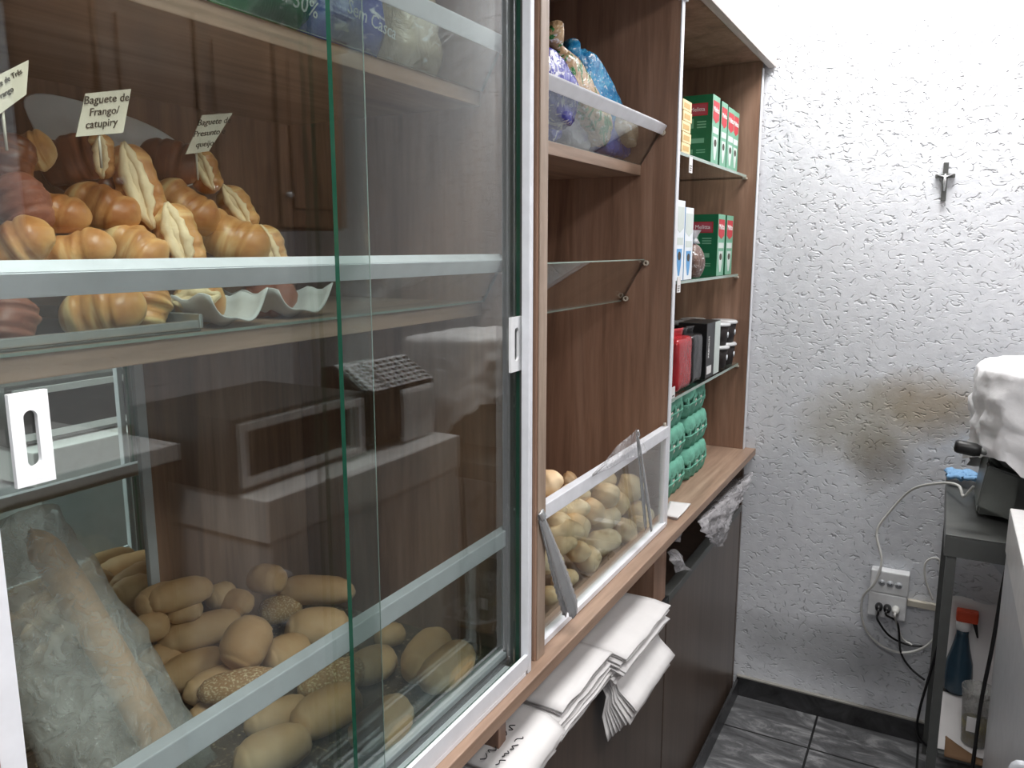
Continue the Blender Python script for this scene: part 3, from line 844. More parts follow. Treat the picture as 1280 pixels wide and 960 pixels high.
def foam_plate():
    a, b = at(24, 150, X=-.95), at(226, 205, X=-.95)
    mid = (a + b) / 2; yv = (b - a); L = yv.length; yv.normalize()
    n = Vector((.72, -.1, .6)).normalized(); zv = n.cross(yv).normalized()
    if zv.z < 0: zv = -zv
    bm = bmesh.new(); rings = []
    for sc, dep in ((.02, .0), (.7, .0), (.86, .004), (1.0, .022), (1.02, .022), (.88, .0), (.7, -.003), (.02, -.003)):
        ring = []
        for k in range(40):
            t = 2 * PI * k / 40; c, s_ = math.cos(t), math.sin(t)
            ring.append(mid + yv * (math.copysign(abs(c) ** .7, c) * L / 2 * (sc if sc > .5 else sc)) + zv * (math.copysign(abs(s_) ** .7, s_) * .058 * sc - .018) + n * dep)
        rings.append(ring)
    bm_loft(bm, rings)
    o = mk('foam_tray', bm, gauge_m)
    tag(o, 'white foam tray propped up behind the heap of filled breads', 'tray')
foam_plate()

def name_card(px, X, lines, label, size=.0115):
    P = [at(*p, X=X) for p in px]     # top-left, top-right, bottom-right, bottom-left
    right = (P[1] - P[0] + P[2] - P[3]).normalized(); upv = (P[0] - P[3]); upv = (upv - right * upv.dot(right) * .25).normalized()
    t = thing('name_card', label, 'name card', (P[3] + P[2]) / 2, 'bread name cards')
    n = right.cross(upv).normalized()
    bm = bmesh.new()
    a = [bm.verts.new(p) for p in P]; b = [bm.verts.new(p - n * .001) for p in P]
    bm.faces.new(a[::-1]); bm.faces.new(b)
    for i in range(4): bm.faces.new((a[i], a[(i + 1) % 4], b[(i + 1) % 4], b[i]))
    bmesh.ops.recalc_face_normals(bm, faces=bm.faces); mk('card', bm, card_m, t)
    c = (P[3] + P[2]) / 2
    bm = bmesh.new(); bm_tube(bm, [c - n * .002 + Vector((0, 0, .004)), c - n * .002 - Vector((0, 0, .03))], .0012, 8); mk('stick', bm, peg_m, t)
    H = (P[0] - P[3]).length; W = (P[1] - P[0]).length
    shear = (P[0] - P[3]) / H
    for k, (ln, sz) in enumerate(lines):
        o = P[3] + (P[0] - P[3]) * (.73 - .29 * k) + (P[1] - P[0]) * .5 + n * .0006
        text(ln, H * sz, ink, t, o, right, upv, align='CENTER')
name_card([(107, 117), (164, 111), (154, 166), (95, 171)], -.70, [('Baguete de', .26), ('Frango/', .25), ('catupiry', .25)], 'small white name card reading Baguete de Frango/catupiry')
name_card([(253, 144), (291, 141), (261, 189), (232, 193)], -.755, [('Baguete de', .21), ('Presunto e', .2), ('queijo', .2)], 'tilted name card at the right end of the bread heap')
name_card([(-34, 110), (36, 75), (33, 118), (-24, 160)], -.66, [('Baguete de Três', .2), ('Frango', .2)], 'name card cut by the left edge of the photo')

# ------------------------------------------------------------------ bagged bread
def bag_bm(cx, cy, cz, sx, sy, sz, seed, knot=None, lean=0.0, wr=.1, ex=5):
    bm = bmesh.new(); bmesh.ops.create_cube(bm, size=2)
    bmesh.ops.subdivide_edges(bm, edges=bm.edges, cuts=9, use_grid_fill=True)
    off = Vector((seed * 2.1, seed * .7, seed * 1.9))
    for v in bm.verts:
        p = v.co.copy(); q = Vector([math.copysign(abs(c) ** 1.0, c) for c in p])
        m = (abs(q.x) ** ex + abs(q.y) ** ex + abs(q.z) ** ex) ** (1 / ex)
        p = q / m
        n = noise.noise(p * 1.6 + off) * wr + noise.noise(p * 4.5 + off) * wr * .5
        p *= 1 + n
        x, y, z = p.x * sx, p.y * sy, p.z * sz
        v.co = (cx + x + lean * (z + sz), cy + y, cz + z)
    if knot:
        k = Vector(knot); c = Vector((cx, cy, cz + sz * .8))
        bm_tube(bm, [c, c.lerp(k, .5), c.lerp(k, .75), k], [sy * .6, sy * .2, sy * .12, sy * .4], 12)
    bm.normal_update()
    return bm
pb_green = pattern_bag('green_bread_bag', (38, 112, 66), (46, 126, 76), (80, 150, 96), 10)
pb_blue = pattern_bag('blue_bread_bag', (52, 66, 148), (60, 78, 160), (84, 104, 176), 10)
pb_tan = pattern_bag('tan_bread_bag', (178, 158, 136), (190, 172, 150), (206, 190, 170), 12)
pb_white = pattern_bag('white_bread_bag', (210, 206, 212), (196, 192, 204), (150, 140, 170), 12)
pb_purple = pattern_bag('purple_white_bread_bag', (58, 58, 150), (74, 74, 168), (220, 220, 230), 34)
pb_mix = pattern_bag('green_tan_bread_bag', (46, 120, 60), (176, 146, 112), (196, 168, 130), 30)
pb_azure = pattern_bag('azure_bread_bag', (30, 116, 170), (50, 140, 190), (90, 170, 206), 30)

def bagged(c, X, w, h, d, mat, label, seed, z0, knot=None, lean=0.0, texts=()):
    p = at(*c, X=X)
    cz = z0 + h
    t = thing('bagged_bread', label, 'bagged bread', (X - d, p.y, z0), 'bagged sliced bread')
    mk('bag', bag_bm(X - d, p.y, cz, d, w, h, seed, knot and at(*knot, X=X - d), lean), mat, t, smooth=True)
    for (ln, size, dy, dz, m) in texts:
        text(ln, size, m, t, Vector((X + lean * (dz) + .014 + .003, p.y + dy, z0 + dz)), (0, 1, -.12), (.25, 0, 1), align='CENTER')
    return t
# left bay, top shelf
bagged((345, 10), -.675, .075, .085, .10, pb_green, 'green bag of sliced bread reading Integral 30% on the high shelf', 1, S1 + .003, texts=[('Integral 30%', .024, -.012, .026, white_ink)])
bagged((452, 40), -.675, .062, .08, .10, pb_blue, 'blue bag of sliced bread reading Sem Casca on the high shelf', 2, S1 + .003, texts=[('Sem Casca', .022, 0, .034, white_ink)])
bagged((532, 50), -.68, .052, .07, .09, pb_tan, 'tan bag of bread at the right end of the high shelf in the sliding-door bay', 3, S1 + .003)
bagged((210, 0), -.68, .07, .07, .09, pb_white, 'whitish bag of bread left of the green bag on the high shelf', 4, S1 + .003)
# middle bay shelf
def bagged_at(c, X, w, h, d, mat, label, seed, knot=None, roll=0.0):
    p = at(*c, X=X); p.y = min(p.y, YD0 - w * 1.12 - .004); p.z = max(p.z, S3 + h * 1.08 + .003)
    t = thing('bagged_bread', label, 'bagged bread', (p.x - d, p.y, p.z), 'bagged sliced bread')
    bm = bag_bm(p.x - d, p.y, p.z, d, w, h, seed, None, wr=.13)
    bm.transform(Matrix.Translation(Vector((p.x - d, p.y, p.z))) @ Matrix.Rotation(roll, 4, 'X') @ Matrix.Translation(-Vector((p.x - d, p.y, p.z))))
    mk('bag', bm, mat, t, smooth=True)
    if knot:
        k = at(*knot, X=p.x - d); q = Vector((p.x - d, p.y, p.z)).lerp(k, .55); bm = bmesh.new()
        bm_tube(bm, [q, q.lerp(k, .5), q.lerp(k, .7), k, k + (k - q) * .3], [.03, .014, .008, .018, .024], 14)
        mk('twisted_end', bm, mat, t, smooth=True)
    return t
bagged_at((694, 165), -.672, .055, .050, .055, pb_purple, 'purple and white bag of bread low behind the glass, next to the wood panel', 5)
bagged_at((732, 168), -.672, .060, .050, .055, pb_white, 'whitish bag of bread in the middle behind the tilted glass', 6)
bagged_at((786, 182), -.668, .085, .046, .045, pb_blue, 'dark blue bag of bread at the right end behind the tilted glass', 9)
bagged_at((706, 108), -.618, .080, .045, .035, pb_purple, 'purple and white bag of bread on top, rising over the rail', 7, roll=-.35)
bagged_at((744, 125), -.640, .125, .040, .032, pb_mix, 'green and tan bag of bread leaning behind the top purple one', 8, knot=(694, 48), roll=-.45)
bagged_at((762, 118), -.668, .120, .045, .032, pb_azure, 'blue bag of bread with a twisted end, furthest back in the heap', 11, knot=(716, 68), roll=-.42)
bagged_at((792, 158), -.645, .050, .034, .035, pb_tan, 'small tan bag of bread at the right end of the rail', 12, roll=-.3)

# ------------------------------------------------------------------ goods in the right bay
def filter_box(x, y, z, w, d, h, label, side=box_green, front=box_front, brand=True, wh=.35):
    """carton: narrow printed front to the aisle (+X), wide dark side to the left (-Y); x is the front plane"""
    t = thing('filter_carton', label, 'carton', (x - d / 2, y + w / 2, z), 'coffee filter cartons')
    bm = bmesh.new(); fs = bm_box(bm, x - d, x, y, y + w, z, z + h); bm.normal_update()
    for f in bm.faces: f.material_index = 1 if f.normal.x > .5 else 0
    mk('carton_body', bm, [side, front], t)
    e = .0004
    # front print: badge, silver band, cup symbol
    def fp(nm, y0, y1, z0, z1, m, k=1): 
        b = bmesh.new(); bm_box(b, x + e * (k - 1), x + e * k, y + w * y0, y + w * y1, z + h * z0, z + h * z1); mk(nm, b, m, t)
    b = bmesh.new(); bm_prism(b, [(.08, .66), (.5, .60), (.92, .66), (.92, .92), (.08, .92)], x, x + e, lambda u, v, k: Vector((k, y + w * u, z + h * v))); mk('badge', b, red_ink if brand else box_silver, t)
    fp('print_band', .12, .88, .45, .54, box_silver)
    b = bmesh.new(); bm_prism(b, [(.2, .40), (.8, .40), (.72, .2), (.58, .06), (.42, .06), (.28, .2)], x, x + e, lambda u, v, k: Vector((k, y + w * u, z + h * v))); mk('cone_symbol', b, box_silver if brand else box_blue, t)
    b = bmesh.new(); bm_prism(b, [(.5 + .17 * math.cos(q * PI / 8), .31 + .055 * math.sin(q * PI / 8)) for q in range(16)], x + e, x + 2 * e, lambda u, v, k: Vector((k, y + w * u, z + h * v))); mk('cup_symbol', b, ink, t)
    if brand:
        text('Melitta', w * .26, white_ink, t, (x + e + .0003, y + w * .5, z + h * .76), (0, 1, 0), (0, 0, 1), align='CENTER')
        b = bmesh.new(); bm_box(b, x - d * .84, x - d * .16, y - e, y, z + h * .70, z + h * .88); mk('badge', b, red_ink, t)
        b = bmesh.new(); bm_box(b, x - d * .80, x - d * .20, y - 2 * e, y - e, z + h * .715, z + h * .865)
        mk('badge', b, plain('pink_print', (170, 70, 84), .5), t)
        text('Melitta', d * .18, white_ink, t, (x - d * .5, y - 2 * e - .0003, z + h * .765), (1, 0, 0), (0, 0, 1), align='CENTER')
        for (a0, a1, c0, c1) in ((.62, .88, .52, .66), (.2, .5, .60, .62), (.2, .5, .56, .58), (.2, .5, .52, .54), (.25, .85, .30, .37), (.62, .82, .14, .21), (.2, .5, .19, .205), (.2, .5, .155, .17)):
            b = bmesh.new(); bm_box(b, x - d * a1, x - d * a0, y - e, y, z + h * c0, z + h * c1); mk('printed_line', b, plain('pale_green_print', (110, 168, 136), .5), t)
    return t
z1, z2, z3 = 1.786, 1.466, 1.166
px = at(890, 205, X=-.607); Ym = px.y
hb = .185
filter_box(-.607, 2.275, z1, .078, .085, hb, 'green filter carton, nearest of four on the topmost glass shelf')
filter_box(-.607, 2.372, z1, .072, .085, hb * .98, 'green filter carton, second from the left on the topmost glass shelf')
filter_box(-.607, 2.452, z1, .078, .085, hb * .96, 'green filter carton, third from the left on the topmost glass shelf')
filter_box(-.612, 2.538, z1, .075, .085, hb * .97, 'green filter carton beside the right side panel, last on the topmost shelf')
filter_box(-.69, 2.175, z1, .08, .1, hb * .9, 'green filter carton set back, behind the stack of small cream boxes')
filter_box(-.617, 2.43, z2, .085, .095, .185, 'green filter carton behind the knotted clear bag on the second shelf')
filter_box(-.617, 2.535, z2, .085, .095, .185, 'green filter carton beside the right side panel on the second shelf')
filter_box(-.73, 2.34, z2, .08, .09, .15, 'green filter carton mostly hidden behind the blue box and clear bag')
filter_box(-.615, 1.995, z2, .078, .09, .205, 'white filter box next to the divider on the second shelf', box_white, box_white, False)
filter_box(-.615, 2.08, z2, .075, .09, .19, 'blue and white filter box beside the clear bag', box_blue, box_white, False)

# stack of small cream boxes
cz = z1
for k in range(5):
    lab = ('bottom', 'second', 'middle', 'fourth', 'topmost')[k]
    dy = (.0, .004, -.003, .005, .0)[k]
    t = thing('spice_box', 'small cream box, %s of the stack beside the divider' % lab, 'small box', (-.64, 2.03, cz), 'small cream boxes on the topmost shelf')
    box('box_body', -.69, -.605, 1.99 + dy, 2.065 + dy, cz + .0003, cz + .0252, cream_box, t, .001)
    box('box_label', -.605, -.6045, 2.0 + dy, 2.05 + dy, cz + .006, cz + .018, plain('gold_print', (196, 160, 96), .5), t, 0)
    cz += .0258

# knotted clear bag with brown contents
c = at(879, 318, X=-.605)
t = thing('knotted_bag', 'small knotted clear plastic bag with brown contents before the green carton', 'plastic bag', (-.625, c.y, z2))
rb = bmesh.new(); rings = []
for i in range(15):
    tt = i / 14; r = .052 * math.sin(PI * min(1, .12 + tt * .88)) ** .6
    rings.append([Vector((-.632 + r * .55 * math.cos(a) * (1 + .08 * math.sin(5 * a)), c.y + r * math.sin(a) * (1 + .06 * math.sin(7 * a + tt * 4)), z2 + .001 + tt * .098)) for a in [2 * PI * k / 22 for k in range(22)]])
bm_loft(rb, rings); mk('contents', rb, pattern_bag('brown_contents', (86, 62, 54), (104, 78, 68), (128, 104, 92), 30, .3), t)
rb = bmesh.new(); rings = []
for r, h in ((.02, .096), (.012, .106), (.007, .112), (.012, .12), (.022, .134)):
    rings.append([Vector((-.632 + r * .6 * math.cos(a) * (1 + .3 * math.sin(5 * a)), c.y + .004 + r * math.sin(a), z2 + h)) for a in [2 * PI * k / 18 for k in range(18)]])
bm_loft(rb, rings, True, False); mk('knot', rb, film_white, t)

# coffee packs and the black carton on the third shelf
def vac_pack(y0, y1, xf, d, z, h, mat, label, seed):
    t = thing('coffee_pack', label, 'coffee pack', (xf - d / 2, (y0 + y1) / 2, z), 'vacuum coffee packs')
    mk('pouch', bag_bm(xf - d / 2, (y0 + y1) / 2, z + h * .47, d / 2, (y1 - y0) / 2, h * .46, seed, wr=.035, ex=11), mat, t, smooth=True)
    b = bmesh.new(); bm_sheet(b, lambda u, v: (xf - d * .5 + .006 * math.sin(9 * v) + .004 * u, y0 + .002 + (y1 - y0 - .004) * v, z + h * .90 + .025 * u), 3, 14, .003); mk('seal', b, mat, t)
    return t
vac_pack(2.02, 2.155, -.603, .075, z3 + .002, .155, red_foil, 'red foil coffee pack next to the divider', 1)
vac_pack(2.17, 2.275, -.606, .075, z3 + .002, .15, black_foil, 'black foil coffee pack right of the red one', 2)
t = thing('black_carton', 'tall black carton with white vertical lettering beside the cups', 'carton', (-.65, 2.33, z3))
box('carton_body', -.69, -.603, 2.30, 2.455, z3 + .0005, z3 + .165, black_box, t)
bm = bmesh.new(); bm_box(bm, -.6028, -.6024, 2.39, 2.454, z3 + .002, z3 + .163); mk('silver_edge', bm, box_silver, t)
box('price_label', -.6028, -.6022, 2.31, 2.36, z3 + .012, z3 + .036, paper_m, t, 0)
text('PREMIUM', .016, white_ink, t, (-.6024, 2.33, z3 + .06), (0, 0, 1), (0, -1, 0))
# stacked cups with dark contents
def cup(x, y, z, label, first=[None]):
    if first[0] is None:
        t = thing('dessert_cup', label, 'plastic cup', (0, 0, 0), 'lidded cups of dark dessert')
        b = bmesh.new(); bm_lathe(b, [(.034, 0), (.038, .03), (.042, .062)]); mk('contents', b, coffee, t, local=True)
        b = bmesh.new(); bm_lathe(b, [(.045, .0622), (.0465, .064), (.0465, .069), (.042, .073), (.040, .0735)]); mk('lid', b, lid_m, t, local=True)
        b = bmesh.new(); bm_lathe(b, [(.0095, 0), (.0095, .001)], seg=16, axis='X'); 
        bmesh.ops.translate(b, verts=b.verts, vec=(.0393, 0, .034)); mk('sticker', b, box_white, t, local=True)
        first[0] = t; t.location = (x, y, z); return t
    return dup(first[0], (x, y, z), label=label)
cl = [(-.642, 2.555, 0, 'lower front cup beside the black carton'), (-.642, 2.555, 1, 'upper front cup beside the black carton'),
      (-.745, 2.65, 0, 'lower cup of dark dessert at the back by the side panel'), (-.745, 2.65, 1, 'upper cup of dark dessert at the back by the side panel'),
      (-.642, 2.652, 0, 'lower right cup nearest the side panel'), (-.642, 2.652, 1, 'upper right cup nearest the side panel'),
      (-.742, 2.545, 0, 'lower cup in the back row behind the carton'), (-.742, 2.545, 1, 'upper cup in the back row behind the carton')]
for x, y, k, lab in cl: cup(x, y, z3 + .0005 + k * .0738, 'clear lidded ' + lab)

# egg cartons
def egg_carton():
    t = thing('egg_carton', '', 'egg carton', (0, 0, 0), 'green egg cartons stacked on the counter')
    L, D = .228, .105; n = 4
    def outline(s, z, wob, ph=0.0):
        pts = []
        for k in range(96):
            a = 2 * PI * k / 96; c, si = math.cos(a), math.sin(a); m = (abs(c) ** 6 + abs(si) ** 6) ** (1 / 6)
            x, y = D / 2 * c / m, L / 2 * si / m
            b = 1 - wob * (.5 + .5 * math.cos(2 * PI * (y / L) * n + ph)) if abs(x) > D * .42 else 1 - wob * .4 * (.5 + .5 * math.cos(2 * PI * (x / D) * 2 + ph))
            pts.append(Vector((x * s * b, y * s * (b if abs(x) <= D * .42 else 1), z)))
        return pts
    def arch(pts, k=.016):
        for p in pts:
            if abs(p.x) > D * .36: p.z += k * (.5 + .5 * math.cos(2 * PI * (p.y / L) * n * 2)) ** 1.5
        return pts
    b = bmesh.new(); bm_loft(b, [outline(.80, 0, .18), outline(.90, .012, .16), outline(.97, .034, .08), outline(1, .040, .03), outline(1, .043, .03), outline(.95, .043, .03), outline(.9, .03, .06)]); mk('tray', b, carton_m, t, local=True)
    b = bmesh.new(); bm_loft(b, [arch(outline(.93, .050, .10)), arch(outline(1.0, .049, .10, PI)), arch(outline(1.0, .056, .08, PI), .012), outline(.96, .075, .06), outline(.88, .092, .08), outline(.6, .094, .0), outline(.1, .094, 0)]); mk('lid', b, carton_m, t, local=True)
    for i in range(n):
        b = bmesh.new(); bm_box(b, D / 2 - .012, D / 2 - .004, -L / 2 + L * (i + .5) / n - .010, -L / 2 + L * (i + .5) / n + .010, .030, .062, .003); mk('closing_tab', b, carton_m, t, local=True)
    return t
def egg_bm():
    b = bmesh.new(); bm_lathe(b, [(.001, -.026), (.012, -.022), (.019, -.010), (.0205, .002), (.018, .016), (.011, .026), (.001, .030)], seg=18); return b
eb = egg_bm(); ego = bpy.data.meshes.new('egg'); eb.to_mesh(ego); eb.free(); ego.materials.append(egg_m)
ec0 = None
rows = ('bottom', 'middle', 'top')
for k in range(3):
    for j in range(2):
        loc = (-.668 - .004 * k, 2.084 + j * .238 - .006 * k + (.012 if k == 1 else 0), ZT + .0005 + k * .0955)
        lab = 'green egg carton in the %s layer, %s' % (rows[k], 'close to the divider' if j == 0 else 'further right')
        if ec0 is None: ec0 = egg_carton(); ec0.location = loc; ec0['label'] = lab; o = ec0
        else: o = dup(ec0, loc, label=lab)
        for i in (1, 2):
            e = bpy.data.objects.new('egg', ego); COL.objects.link(e)
            e.location = (loc[0] + .028, loc[1] - .114 + .228 * (i + .5 - .5 * (i == 1) * 0) / 4 + .0285, loc[2] + .038)
            tag(e, 'white egg showing through the %s green carton in the %s layer' % ('nearer' if j == 0 else 'further', rows[k]), 'egg', 'white eggs in the %s %s carton' % (rows[k], 'near' if j == 0 else 'far'))

# ------------------------------------------------------------------ tongs, napkin, plastic film
def tongs(p0, p1, label, wdt, serr, xoff, openness=.012):
    """serving tongs hooked over the glass, blades hanging down from p0 (hinge) to p1 (tips)"""
    p0, p1 = Vector(p0), Vector(p1)
    t = thing('serving_tongs', label, 'tongs', p0, 'serving tongs on the bread bin')
    d = (p1 - p0); L = d.length; d.normalize()
    out = Vector((1, 0, 0)); out = (out - d * out.dot(d)).normalized(); sd = d.cross(out).normalized()
    for s in (0, 1):
        b = bmesh.new()
        def fn(u, v, s=s):
            q = (v - .5) * 2
            wd = wdt * (.45 + .55 * min(1, u * 1.6)) * (1 if u < .93 else 1 - (u - .93) * 6)
            if u > .35: wd *= 1 + serr * (.5 + .5 * math.cos(u * 2 * PI * 16)) * (abs(q) > .8)
            bow = openness * (u ** .7) * (1 if s else -.15)
            return p0 + d * (u * L) + sd * (q * wd / 2) + out * (bow + (-.5 if s else .5) * .12 * wdt * (1 - q * q) * -1 + s * .002)
        bm_sheet(b, fn, 90, 6, .0009); mk('arm', b, steel, t)
    b = bmesh.new(); rings = []
    pts = spline([p0 + out * .0, p0 - d * .012 + out * (openness * .02), p0 - d * .014 + out * .004, p0 + out * .006], 5)
    for p in pts: rings.append([p + sd * (wdt * .22 * q) + d * 0 + out * e for q, e in ((-1, 0), (1, 0), (1, .001), (-1, .001))])
    bm_loft(b, rings); mk('spring_bend', b, steel, t)
    return t
tongs(at(796, 545, X=-.552), at(808, 662, X=-.556), 'narrow steel tongs hanging on the glass right of the rolls', .016, .16, 0, .010)
tongs(at(676, 648, X=-.548), at(711, 766, X=-.540), 'wide steel tongs with serrated blades leaning beside the wood panel', .034, .14, 0, .010)
c = [at(x, y, Z=ZT) for x, y in ((836, 629), (862, 632), (846, 650), (830, 647))]
for k in range(3):
    bm = bmesh.new(); 
    def fn(u, v, k=k): 
        p = c[0].lerp(c[1], v).lerp(c[3].lerp(c[2], v), u); return (p.x + .002 * k, p.y - .002 * k, ZT + .0006 + .0022 * k + .0012 * math.sin(6 * u + k))
    bm_sheet(bm, fn, 8, 8, -.0018)
    tag(mk('paper_napkin', bm, paper_m), ('lowest', 'middle', 'topmost')[k] + ' white paper napkin lying on the counter beside the bin post', 'napkin', 'napkins on the counter')
pa, pb, pc = at(738, 594, X=-.562), at(793, 533, X=-.56), at(806, 566, X=-.557)
bm = bmesh.new()
def fn(u, v):
    p = pa.lerp(pb, u).lerp(pa.lerp(pc, u), v)
    return p + Vector((.004 + .006 * math.sin(9 * u + 6 * v) * u, 0, .003 * math.sin(14 * v)))
bm_sheet(bm, fn, 18, 12)
tag(mk('film_scrap', bm, film), 'pointed scrap of clear plastic film caught on the white rail by the tongs', 'plastic film')

# hanging thin plastic bags under the counter at the right
def crumple(name, ctrl, label, mat, seed, amp=.014, nu=34, nv=30, cat='plastic bags'):
    """sheet through a control grid of points, wrinkled"""
    R, C = len(ctrl), len(ctrl[0])
    off = Vector((seed, seed * 2.2, seed * .3))
    def fn(u, v):
        a, b = u * (R - 1), v * (C - 1); i, j = min(int(a), R - 2), min(int(b), C - 2); fu, fv = a - i, b - j
        p = ctrl[i][j].lerp(ctrl[i][j + 1], fv).lerp(ctrl[i + 1][j].lerp(ctrl[i + 1][j + 1], fv), fu)
        n = noise.noise(p * 34 + off) + .6 * noise.noise(p * 80 + off)
        return p + Vector((1, .3, .3)) * n * amp
    bm = bmesh.new(); bm_sheet(bm, fn, nu, nv)
    return tag(mk(name, bm, mat, smooth=True), label, cat)
A = lambda x, y, X: at(x, y, X=X)
crumple('plastic_bag_bunch', [[A(868, 642, -.60), A(900, 612, -.60), A(935, 585, -.60)], [A(872, 655, -.52), A(905, 625, -.515), A(940, 592, -.52)],
    [A(882, 668, -.51), A(905, 652, -.50), A(930, 622, -.51)], [A(896, 684, -.52), A(906, 682, -.505), A(914, 640, -.52)]],
    'bunch of thin clear plastic bags spilling out under the counter end', film_white, 3, .012)
crumple('loose_plastic_bag', [[A(834, 690, -.58), A(842, 686, -.58), A(848, 690, -.58)], [A(838, 700, -.55), A(852, 700, -.545), A(858, 706, -.55)], [A(845, 716, -.555), A(856, 712, -.55), A(866, 714, -.555)]],
    'loose white plastic bag corner sticking out of the second tilt-out bin', film_white, 8, .006, 14, 14)
crumple('plastic_scrap', [[A(846, 660, -.545), A(854, 655, -.545)], [A(845, 672, -.54), A(852, 668, -.54)], [A(842, 676, -.55), A(850, 678, -.55)]], 'little white plastic strap dangling from the counter edge', film_white, 5, .003, 12, 8)

# ------------------------------------------------------------------ paper bags sticking out of the bins
def paper_bag(y0, y1, x0, x1, z, droop, seed, skew=0.0, fan=0.0, th=.0022, tilt=0.0):
    bm = bmesh.new(); off = Vector((seed * 1.7, seed * .9, seed * 2.3))
    xe = -.56
    def fn(u, v):
        y = y0 + (y1 - y0) * v + skew * u; L = (x1 - x0) * u; s = x0 + L
        if s <= xe: x, zz = s, z
        else:
            e = s - xe; x = xe + e * math.cos(droop * min(1, e / .06)); zz = z - e * math.sin(droop * min(1, e / .06))
        p = Vector((x, y, zz + tilt * (v - .5)))
        n = noise.noise(p * 14 + off) * .006 + noise.noise(p * 40 + off) * .0022 + .0012 * math.sin(v * 17 + seed)
        p.z += n * u
        return p + Vector((0, fan * u, 0))
    bm_sheet(bm, fn, 16, 12, th); return bm
def bag_obj(bm, label, group): return tag(mk('paper_bag', bm, paper_m), label, 'paper bag', group)
# neat stack next to the post
NA = 11
for k in range(NA):
    top = k == NA - 1
    bm = paper_bag(1.375 + RND.uniform(-.008, .008), 1.668 + RND.uniform(-.01, .01), -.80, -.492 + RND.uniform(-.012, .008) - .002 * (NA - 1 - k), .700 + .0052 * k, .12 + .02 * (NA - k), k, tilt=-.01, th=.0034)
    bag_obj(bm, 'topmost white paper bag of the fanned pile by the post' if top else 'white paper bag inside the flat upper pile beside the post', 'white paper bags of the upper pile')
for k in range(11):
    f = k / 10
    bm = paper_bag(1.385 + .012 * f + RND.uniform(-.006, .006), 1.655 + RND.uniform(-.006, .006), -.72, -.435 - .012 * f - RND.uniform(0, .008), .676 + .0022 * k, 1.32 - .62 * f, 30 + k, th=.0016, skew=-.0)
    bag_obj(bm, 'lowest drooping white paper bag under the fanned pile' if k == 0 else 'white paper bag bending down over the bin edge under the upper pile', 'white paper bags drooping over the bin edge')
for k in range(9):
    bm = paper_bag(1.13 + RND.uniform(-.006, .006), 1.363 + RND.uniform(-.004, .003), -.80, -.522 + RND.uniform(-.006, .006), .712 + .0068 * k, .1 + .02 * (8 - k), 60 + k, th=.0045)
    bag_obj(bm, 'topmost pale paper bag of the thick block in the middle bin' if k == 8 else 'pale paper bag in the thick block left of the fanned pile', 'pale paper bags of the block')
pr = None
for k in range(8):
    bm = paper_bag(.945 + RND.uniform(-.01, .01), 1.118 + RND.uniform(-.006, .006), -.80, -.505 - .004 * (7 - k) + RND.uniform(-.006, .006), .69 + .010 * k, .35 + .03 * (7 - k), 80 + k, th=.005, tilt=.01)
    o = bag_obj(bm, 'topmost crumpled paper bag at the lower edge of the photo' if k == 7 else 'crumpled paper bag in the nearest pile under the counter', 'crumpled paper bags of the nearest pile')
    if k == 7: pr = o
for q in range(0):
    text(('Pão', 'quente', 'toda', 'hora', 'Pão')[q], .018, ink_black, None, (-.57 + .012 * q, .955 + .02 * (q % 2), .7655 + .004), (0, 1, .05), (-1, 0, 0)) if False else None
def squig(parent, seed):
    b = bmesh.new(); r = random.Random(seed)
    for i in range(9):
        x, y = -.60 + .02 * (i % 4), .955 + .018 * (i // 2)
        pts = spline([(x + r.uniform(-.005, .005), y + .004 * j, .7668 + .0028 * 0) for j in range(5)], 4)
        bm_tube(b, pts, .0007, 6)
    return b

b = bmesh.new(); rr_ = random.Random(4)
for i in range(14):
    y0_, x0_ = .955 + .022 * (i % 5), -.60 + .026 * (i // 5)
    pts = [(x0_ + rr_.uniform(-.006, .006), y0_ + .0042 * j, .7615 + .0) for j in range(5)]
    bm_tube(b, spline(pts, 4), .0009, 6)
pk = mk('printed_scrawl', b, ink_black, pr); pk['label'] = 'black printed lettering'; PRINT = pk

# ------------------------------------------------------------------ clear bag with long loaf in the front left of the bin
e0, e1 = at(44, 668, X=-.86), at(215, 962, X=-.67)
t = thing('bagged_baguette', 'big cloudy clear plastic bag holding a long pale baguette, leaning in the bin corner', 'bagged bread', (e1.x, e1.y, ZT + .004))
dirv = (e1 - e0)
bm = loaf_mesh(dirv.length * 1.04, .019, 12, bend=.004, pw=9)
x = dirv.normalized(); y = Vector((0, 0, 1)).cross(x).normalized(); zz = x.cross(y)
bm.transform(Matrix.Translation((e0 + e1) / 2) @ Matrix((x, y, zz)).transposed().to_4x4()); mk('long_loaf', bm, loaf_m, t)
for q in range(2):
    bm = bmesh.new(); rings = []
for_rings = []
for i in range(30):
    u = i / 29
    c = e0.lerp(e1, u * 1.12 - .06)
    hw = .042 + .012 * math.sin(PI * min(1, u * 1.1)) + .034 * u
    ring = []
    for k in range(28):
        a = 2 * PI * k / 28
        p = c - y * (hw * .35) + y * (hw * math.cos(a)) + zz * (.038 * math.sin(a) - .004)
        nz = noise.noise(p * 26) * .009 + abs(noise.noise(p * 60)) * .008 + noise.noise(p * 130) * .003
        p = p + (y * math.cos(a) + zz * math.sin(a)) * nz
        p.x = max(p.x, XB + .012); p.x = min(p.x, -.622); p.y = max(p.y, .272); p.z = max(p.z, ZT + .006)
        ring.append(p)
    for_rings.append(ring)
bm = bmesh.new(); bm_loft(bm, for_rings); mk('clear_bag', bm, film_grey, t)

